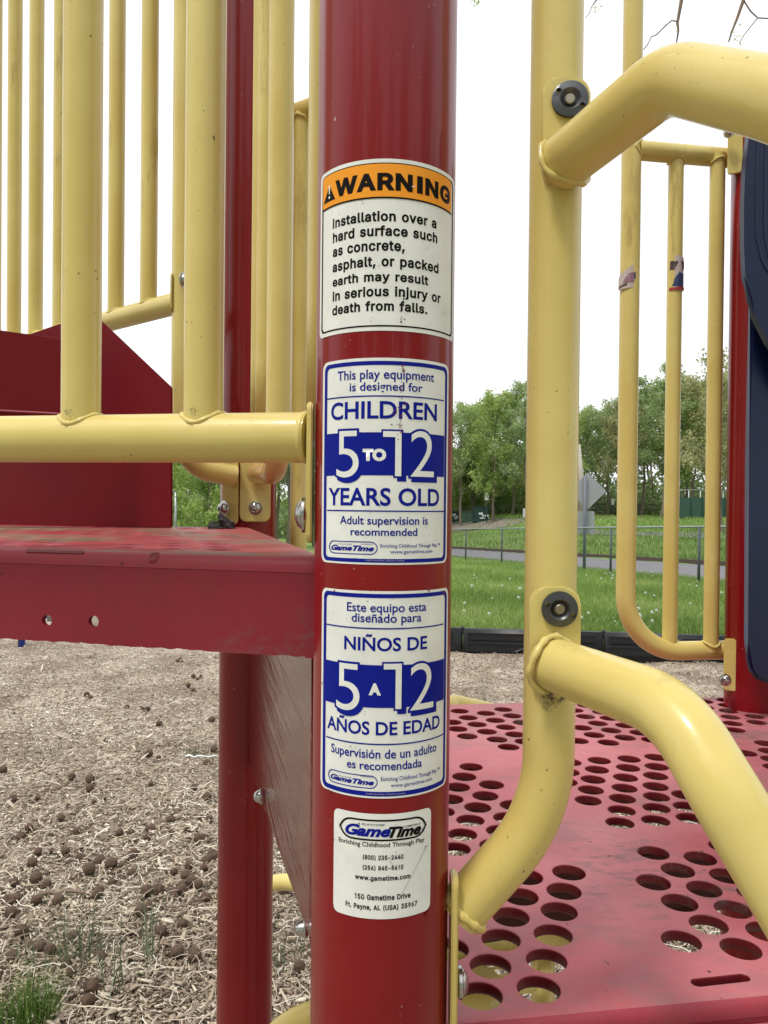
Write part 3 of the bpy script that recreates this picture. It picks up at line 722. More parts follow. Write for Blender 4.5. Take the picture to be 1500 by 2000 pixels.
for sd_, H_, cw, bf, nl, lf, mt in ((1, 12, 7.5, .22, 10500, .125, 'leaf_a'), (2, 13, 6.0, .30, 8000, .12, 'leaf_b'), (3, 11.5, 7, .25, 8000, .12, 'leaf_c'),
                                (4, 12.5, 5.0, .40, 7500, .13, 'leaf_b'), (5, 7.5, 7.5, .06, 17000, .125, 'leaf_a'), (6, 13, 5.5, .30, 4500, .12, 'leaf_b')):
    tm, ld = tree_meshes(sd_, H_, cw, bf, nl, lf); K.append((tm, leafmesh(ld, M[mt])))
KIND = ['fresh green broad tree', 'tall deep green tree', 'bronze green loose tree', 'slim dark tree', 'low bushy green tree', 'thinly leaved tree']
def plant(kind, x, y, sc, rz, label, group):
    r_ = bpy.data.objects.new('tree', None); COL.objects.link(r_); r_.location = (x, y, float(height(x, y))-.05); r_.scale = (sc, sc, sc*random.uniform(.95, 1.05)); r_.rotation_euler = (0, 0, rz)
    put(r_, label, 'tree', group)
    for nm, me in zip(('trunk', 'crown'), K[kind]):
        c = bpy.data.objects.new(nm, me); COL.objects.link(c); c.parent = r_
    return r_
def at_px(px, d): return ray(px, 985).x/ray(px, 985).y*d
spots = [  # px, d, kind, scale
 (902,62,5,.78),(925,66,0,.84),(965,60,0,.80),(1000,64,1,.80),(1035,58,1,.80),(1075,62,0,.80),(1115,66,0,.75),(1150,64,5,.74),(1165,70,3,.80),
 (1188,66,5,.76),(1215,62,2,.74),(1250,64,1,.86),(1275,70,3,.90),(1290,60,1,.86),(1335,66,2,.95),(1355,60,0,.84),(1345,74,5,1.0),(1385,58,2,.84),(1410,62,2,.90),(1455,58,2,.95),(1500,62,2,1.0),(1550,60,0,1.0),
 (930,78,3,.95),(980,80,1,.9),(1040,78,3,.9),(1100,80,3,.95),(1140,82,3,.85),(1180,80,3,.9),(1225,78,3,1.0),(1265,82,3,1.05),(1310,78,3,1.05),(1350,84,3,1.05),(1400,78,3,1.05),(1450,80,3,1.1),
 (1412,38,2,.74),(955,69,4,.80),(912,66,4,.72),(1012,70,4,.72),(872,68,4,.8),
 (345,50,5,.75),(365,46,0,.62),(395,36,4,.62),(425,40,4,.66),(375,60,1,.85),(330,58,3,.8),(450,52,0,.7),(300,48,0,.7),
 (560,40,1,.78),(585,44,1,.80),(540,48,3,.8),(615,50,0,.8),(505,46,0,.75),(660,56,1,.8),(720,60,0,.8),(790,62,1,.8),(850,64,3,.8)]
seen = {}
zones = [(460, 'below the left railing'), (700, 'left of the sticker post'), (885, 'behind the sticker post'), (1030, 'right of the sticker post'), (1125, 'behind the yellow tube'),
         (1210, 'above the diamond road sign'), (1300, 'behind the first railing bar'), (1390, 'between the thin railing bars'), (1600, 'beside the far right red post')]
near = ['in the front row', 'in the back row']
for px, d, k, sc in spots:
    z_ = next(n for l, n in zones if px < l); rowt = 'in the back row' if d > 72 else ('nearest the lawn' if d < 50 else 'in the middle row')
    lb = f'{KIND[k]} {z_}, {rowt}'
    seen.setdefault(lb, []).append((px, d, k, sc))
for lb, L_ in seen.items():
    for j, (px, d, k, sc) in enumerate(sorted(L_)):
        lab = lb if len(L_) == 1 else lb + (', left one' if j == 0 else ', right one' if j == len(L_)-1 else ', middle one')
        plant(k, at_px(px, d), d, sc*.96, random.random()*6, lab, 'trees at the edge of the woods')
# trees behind the photographer that the glossy posts mirror
for i in range(15):
    a = PI+PI*(i+.5)/15; plant([0,1,4,1,0][i % 5], 17*math.cos(a)+random.uniform(-2,2), 15*math.sin(a)-4, random.uniform(.8, 1.05), random.random()*6,
        'leafy tree standing behind the viewpoint, outside the picture', 'trees behind the viewpoint')
# undergrowth band at the foot of the woods
N = 60000; yy_ = RNG.uniform(68, 90, N); xx_ = RNG.uniform(-.4, .62, N)*yy_; z_ = height(xx_, yy_)+RNG.random(N)**1.5*RNG.uniform(1, 5, N)
nr = RNG.normal(size=(N, 3)); nr /= np.linalg.norm(nr, axis=1)[:, None]; a = np.cross(nr, RNG.normal(size=(N, 3))); a /= np.linalg.norm(a, axis=1)[:, None]; b2 = np.cross(nr, a); cen = np.stack([xx_, yy_, z_], -1)
V = np.stack([cen-a*.25, cen+b2*.15, cen+a*.25, cen-b2*.15], 1).reshape(-1, 3)
npmesh('woodland_undergrowth', V, np.arange(4*N).reshape(-1, 4), M['leaf_b'], 'stuff', np.repeat(RNG.uniform(0, .6, N), 4), smooth=False)
# pale bare trunk behind the sign
b_ = hit(1136, 1012); t = U(1130, 868, b_.y); single('bare_tree_trunk', ctube([b_, b_.lerp(t, .5)+Vector((.1,0,0)), t], .2, seg=8, step=None, radii=[.26,.2,.14]), M['bark_pale'], 'pale bare tree trunk leaning behind the diamond road sign', 'tree trunk', b_)

# overhanging tree: trunk outside the frame, twigs reach in at the top
ov = root('overhanging_tree', (4.3, 6.2, 0), 'budding tree whose thin twigs hang in at the top right', 'tree')
tt = Vector((4.3, 6.2, 5.5))
obj('trunk', ctube([(4.3,6.2,-.2), (4.35,6.2,2.5), (4.3,6.2,5.5), (4.1,6.1,8)], .2, seg=12, step=None, radii=[.26,.22,.18,.1]), M['bark'], ov)
D = 4.6
def tw(pts, r0=.009, r1=.004, d=D):
    r0 *= .6; r1 *= .7
    P = [U(px, py, d) for px, py in pts]; n = len(P); bm = bmesh.new(); tube(bm, P, r0, seg=6, step=None, radii=[r0+(r1-r0)*k/(n-1) for k in range(n)]); return obj('twig', bm, M['twig'], ov)
tw([(1400,-420),(1360,-200),(1340,-40),(1331,0),(1323,45),(1325,60),(1321,85)], .03, .005)
tw([(1323,42),(1312,40),(1300,50),(1282,68),(1272,72),(1266,85),(1257,97)], .007, .004)
tw([(1500,-420),(1460,-100),(1452,0),(1440,35),(1430,60),(1423,82)], .025, .005)
tw([(1452,0),(1466,22),(1480,35),(1500,36),(1520,28)], .008, .005)
tw([(1480,35),(1466,52),(1452,70),(1444,85)], .006, .003)
tw([(1500,-420),(1250,-260),(1180,-60),(1165,0),(1156,12)], .022, .003)
tw([(1156,12),(1150,28),(1143,35)], .004, .003)
tw([(1180,-60),(1000,-80),(940,-20),(932,8)], .010, .003)
obj('bough', ctube([tt, U(1640,-500,5.0), U(1500,-420,D), U(1400,-420,D)], .08, seg=8, step=None, radii=[.12,.08,.05,.03]), M['bark'], ov)
bm = bmesh.new()
for (px, py, n_, rr_) in ((1160,15,26,13), (933,8,14,9), (925,0,8,8), (1440,75,24,14), (1430,62,10,8), (1505,30,8,6), (1323,60,4,4), (1300,50,3,4), (1350,-30,30,40), (1448,45,6,7)):
    for k in range(n_):
        c = U(px+random.gauss(0, rr_*.5), py+random.gauss(0, rr_*.4), D+random.uniform(-.06,.06)); a = Vector((random.gauss(0,1), random.gauss(0,1), random.gauss(0,1))).normalized(); b_ = a.orthogonal().normalized(); s_ = random.uniform(.006,.014)
        bm.faces.new([bm.verts.new(c-a*s_), bm.verts.new(c+b_*s_*.5), bm.verts.new(c+a*s_), bm.verts.new(c-b_*s_*.5)])
me = bpy.data.meshes.new('leaf_buds'); bm.to_mesh(me); bm.free()
at = me.attributes.new('tint', 'FLOAT', 'POINT'); at.data.foreach_set('value', np.repeat(RNG.uniform(.4, 1, len(me.vertices)//4), 4))
finish(me, 'leaf_buds', M['leaf_a'], ov, False)

# blue equipment far left behind the deck
b_ = Vector((*gpt(42, 1262), 0)); single('blue_pole', ctube([b_-Vector((0,0,.1)), b_+Vector((0,0,2.4))], .03, seg=12, step=None), M['pole_blue'], 'blue painted pole of another play unit, seen just under the left deck', 'pole', b_)
b_ = Vector((U(86,1212,8.2).x, 8.2, 0)); single('blue_pole', ctube([b_-Vector((0,0,.1)), b_+Vector((0,0,2.4))], .045, seg=12, step=None), M['pole_blue'], 'blue pole glimpsed through the left bolt hole of the left deck', 'pole', b_)
b_ = Vector((U(97,1212,8.0).x, 8.0, 0)); single('grey_pole', ctube([b_-Vector((0,0,.1)), b_+Vector((0,0,2.4))], .025, seg=12, step=None), M['galv'], 'pale grey pole beside the blue pole, glimpsed through the bolt hole', 'pole', b_)

# ================================================================== PLAY STRUCTURE
PS = root('play_structure', (0, .5, 0), 'red and yellow metal climbing frame with perforated decks and railings, filling the foreground', 'climbing frame')
PR = .0445
def vpost(x, y, z0=-.1, z1=3.0, label=None):
    o = obj('support_post', ctube([(x, y, z0), (x, y, z1)], PR, seg=64, step=.25), M['red'], PS)
    if label: o['label'] = label
    return o
PX, PY = float(U(749, 985, .5).x), .5
main = vpost(PX, PY, label='near red post with four stickers')
PX2, PY2 = float(U(482, 1400, 1.245).x), 1.245
post2 = vpost(PX2, PY2, label='far red post left of the sticker post')
PX3, PY3 = float(U(1473, 1000, 1.33).x), 1.33
post3 = vpost(PX3, PY3, z1=float(U(1475,215,1.33).z), label='far red post at the right behind the blue panel')
# a fourth support that shows through the deck holes, right
post4 = vpost(.50, .80, -.1, .84, 'short red post under the lower deck')

# ---------------- stickers wrapped on the near post
def cyl(px, py):
    """angle and height on the near post for a point of the photograph"""
    v = ray(px, py); a = v.x*v.x+v.y*v.y; b_ = -2*(v.x*PX+v.y*PY); c = PX*PX+PY*PY-PR*PR
    disc = max(b_*b_-4*a*c, 0); t = (-b_-math.sqrt(disc))/(2*a); p = v*t
    return math.atan2(p.x-PX, -(p.y-PY)), p.z+EYE
class Sticker:
    def __init__(s, cx, py0, k, ox, oy):
        s.k, s.ox, s.oy = k, ox, oy; s.th0, _ = cyl(cx, 900); s.bm = bmesh.new(); s.mats = ['red', 'vinyl','ink_blue','ink_black','ink_orange','ink_red','ink_grey']
        s.cx = cx
    def P(s, x, y, xm=None):
        """crop coordinates -> (arc, height); heights are read at xm"""
        th, _ = cyl(s.ox+x*s.k, s.oy+y*s.k); _, z = cyl(s.ox+(xm if xm is not None else x)*s.k, s.oy+y*s.k); return ((th-s.th0)*PR, z)
    def add(s, verts, faces, layer, mat_):
        b = bmesh.new(); vs = [b.verts.new((x, y, 0)) for x, y in verts]
        for f in faces:
            try: b.faces.new([vs[i] for i in f])
            except ValueError: pass
        xs_ = [v[0] for v in verts]; x0 = math.floor(min(xs_)/.0018)*.0018; x = x0
        while x < max(xs_):
            bmesh.ops.bisect_plane(b, geom=b.verts[:]+b.edges[:]+b.faces[:], plane_co=(x, 0, 0), plane_no=(1, 0, 0)); x += .0018
        r = PR+.00025+layer*.00013; mp = {}
        b.verts.index_update()
        for v in b.verts:
            th = v.co.x/PR+s.th0; mp[v.index] = s.bm.verts.new((PX+r*math.sin(th), PY-r*math.cos(th), v.co.y))
        mi = s.mats.index(mat_)
        for f in b.faces:
            try: nf = s.bm.faces.new([mp[v.index] for v in f.verts]); nf.material_index = mi; nf.smooth = True
            except ValueError: pass
        b.free()
    def poly(s, pts, layer, mat_, holes=()):
        loops = [list(pts)]+[list(h) for h in holes]; V = []; E = []
        for L_ in loops:
            n0 = len(V); V += [Vector(p) for p in L_]; E += [(n0+i, n0+(i+1) % len(L_)) for i in range(len(L_))]
        r_ = delaunay_2d_cdt(V, E, [], 0, 1e-7); vv = [(v.x, v.y) for v in r_[0]]
        fs = [f for f in r_[2] if inside(sum(vv[i][0] for i in f)/len(f), sum(vv[i][1] for i in f)/len(f), loops)]
        s.add(vv, fs, layer, mat_)
    def rect(s, x0, x1, y0, y1, rad, layer, mat_, hole=None, xm=None):
        def rr(x0, x1, y0, y1, rad):
            a, b_ = s.P(x0, y0, xm), s.P(x1, y1, xm); w_, h = b_[0]-a[0], a[1]-b_[1]; cx, cy = (a[0]+b_[0])/2, (a[1]+b_[1])/2
            return [(cx+x, cy+y) for x, y in rrect(w_, h, rad)]
        s.poly(rr(x0, x1, y0, y1, rad), layer, mat_, [rr(*hole)] if hole else ())
    def text(s, body, x0, x1, y0, y1, layer, mat_, bold=.0, shear=0, dx=0, dy=0, grow=0):
        xm = (x0+x1)/2; a, b_ = s.P(x0, y0, xm), s.P(x1, y1, xm)
        V, F, B = glyphs(body, bold, shear, grow); (gx0, gy0, gx1, gy1) = B
        sx = (b_[0]-a[0])/(gx1-gx0); sy = (a[1]-b_[1])/(gy1-gy0)
        s.add([(a[0]+(x-gx0)*sx+dx, b_[1]+(y-gy0)*sy+dy) for x, y in V], F, layer, mat_)
    def line(s, p0, p1, wd, layer, mat_):
        a, b_ = Vector(s.P(*p0)), Vector(s.P(*p1)); d = (b_-a).normalized(); n_ = Vector((-d.y, d.x))*wd/2
        s.poly([a-n_, b_-n_*.6, b_+n_*.6, a+n_], layer, mat_)
    def flecks(s, pts, n_, layer, mat_, size=.0005, spread=10):
        for k in range(n_):
            x, y, sp = random.choice(pts); c = Vector(s.P(x+random.gauss(0, sp*.45), y+random.gauss(0, sp))); z = size*random.uniform(.3, 1.5); a0 = random.random()*6
            s.poly([c+Vector((math.cos(a0+a), math.sin(a0+a)))*z*random.uniform(.4, 1) for a in (0, 1.3, 2.4, 3.6, 5.1)], layer, mat_)
    def done(s, name, label):
        o = obj(name, s.bm, [M[m_] for m_ in s.mats], main, crease='keep'); o['label'] = label
        for p in o.data.polygons: pass
        return o
def inside(x, y, loops):
    c = False
    for L_ in loops:
        j = len(L_)-1
        for i in range(len(L_)):
            xi, yi = L_[i][0], L_[i][1]; xj, yj = L_[j][0], L_[j][1]
            if (yi > y) != (yj > y) and x < (xj-xi)*(y-yi)/(yj-yi)+xi: c = not c
            j = i
    return c
import json
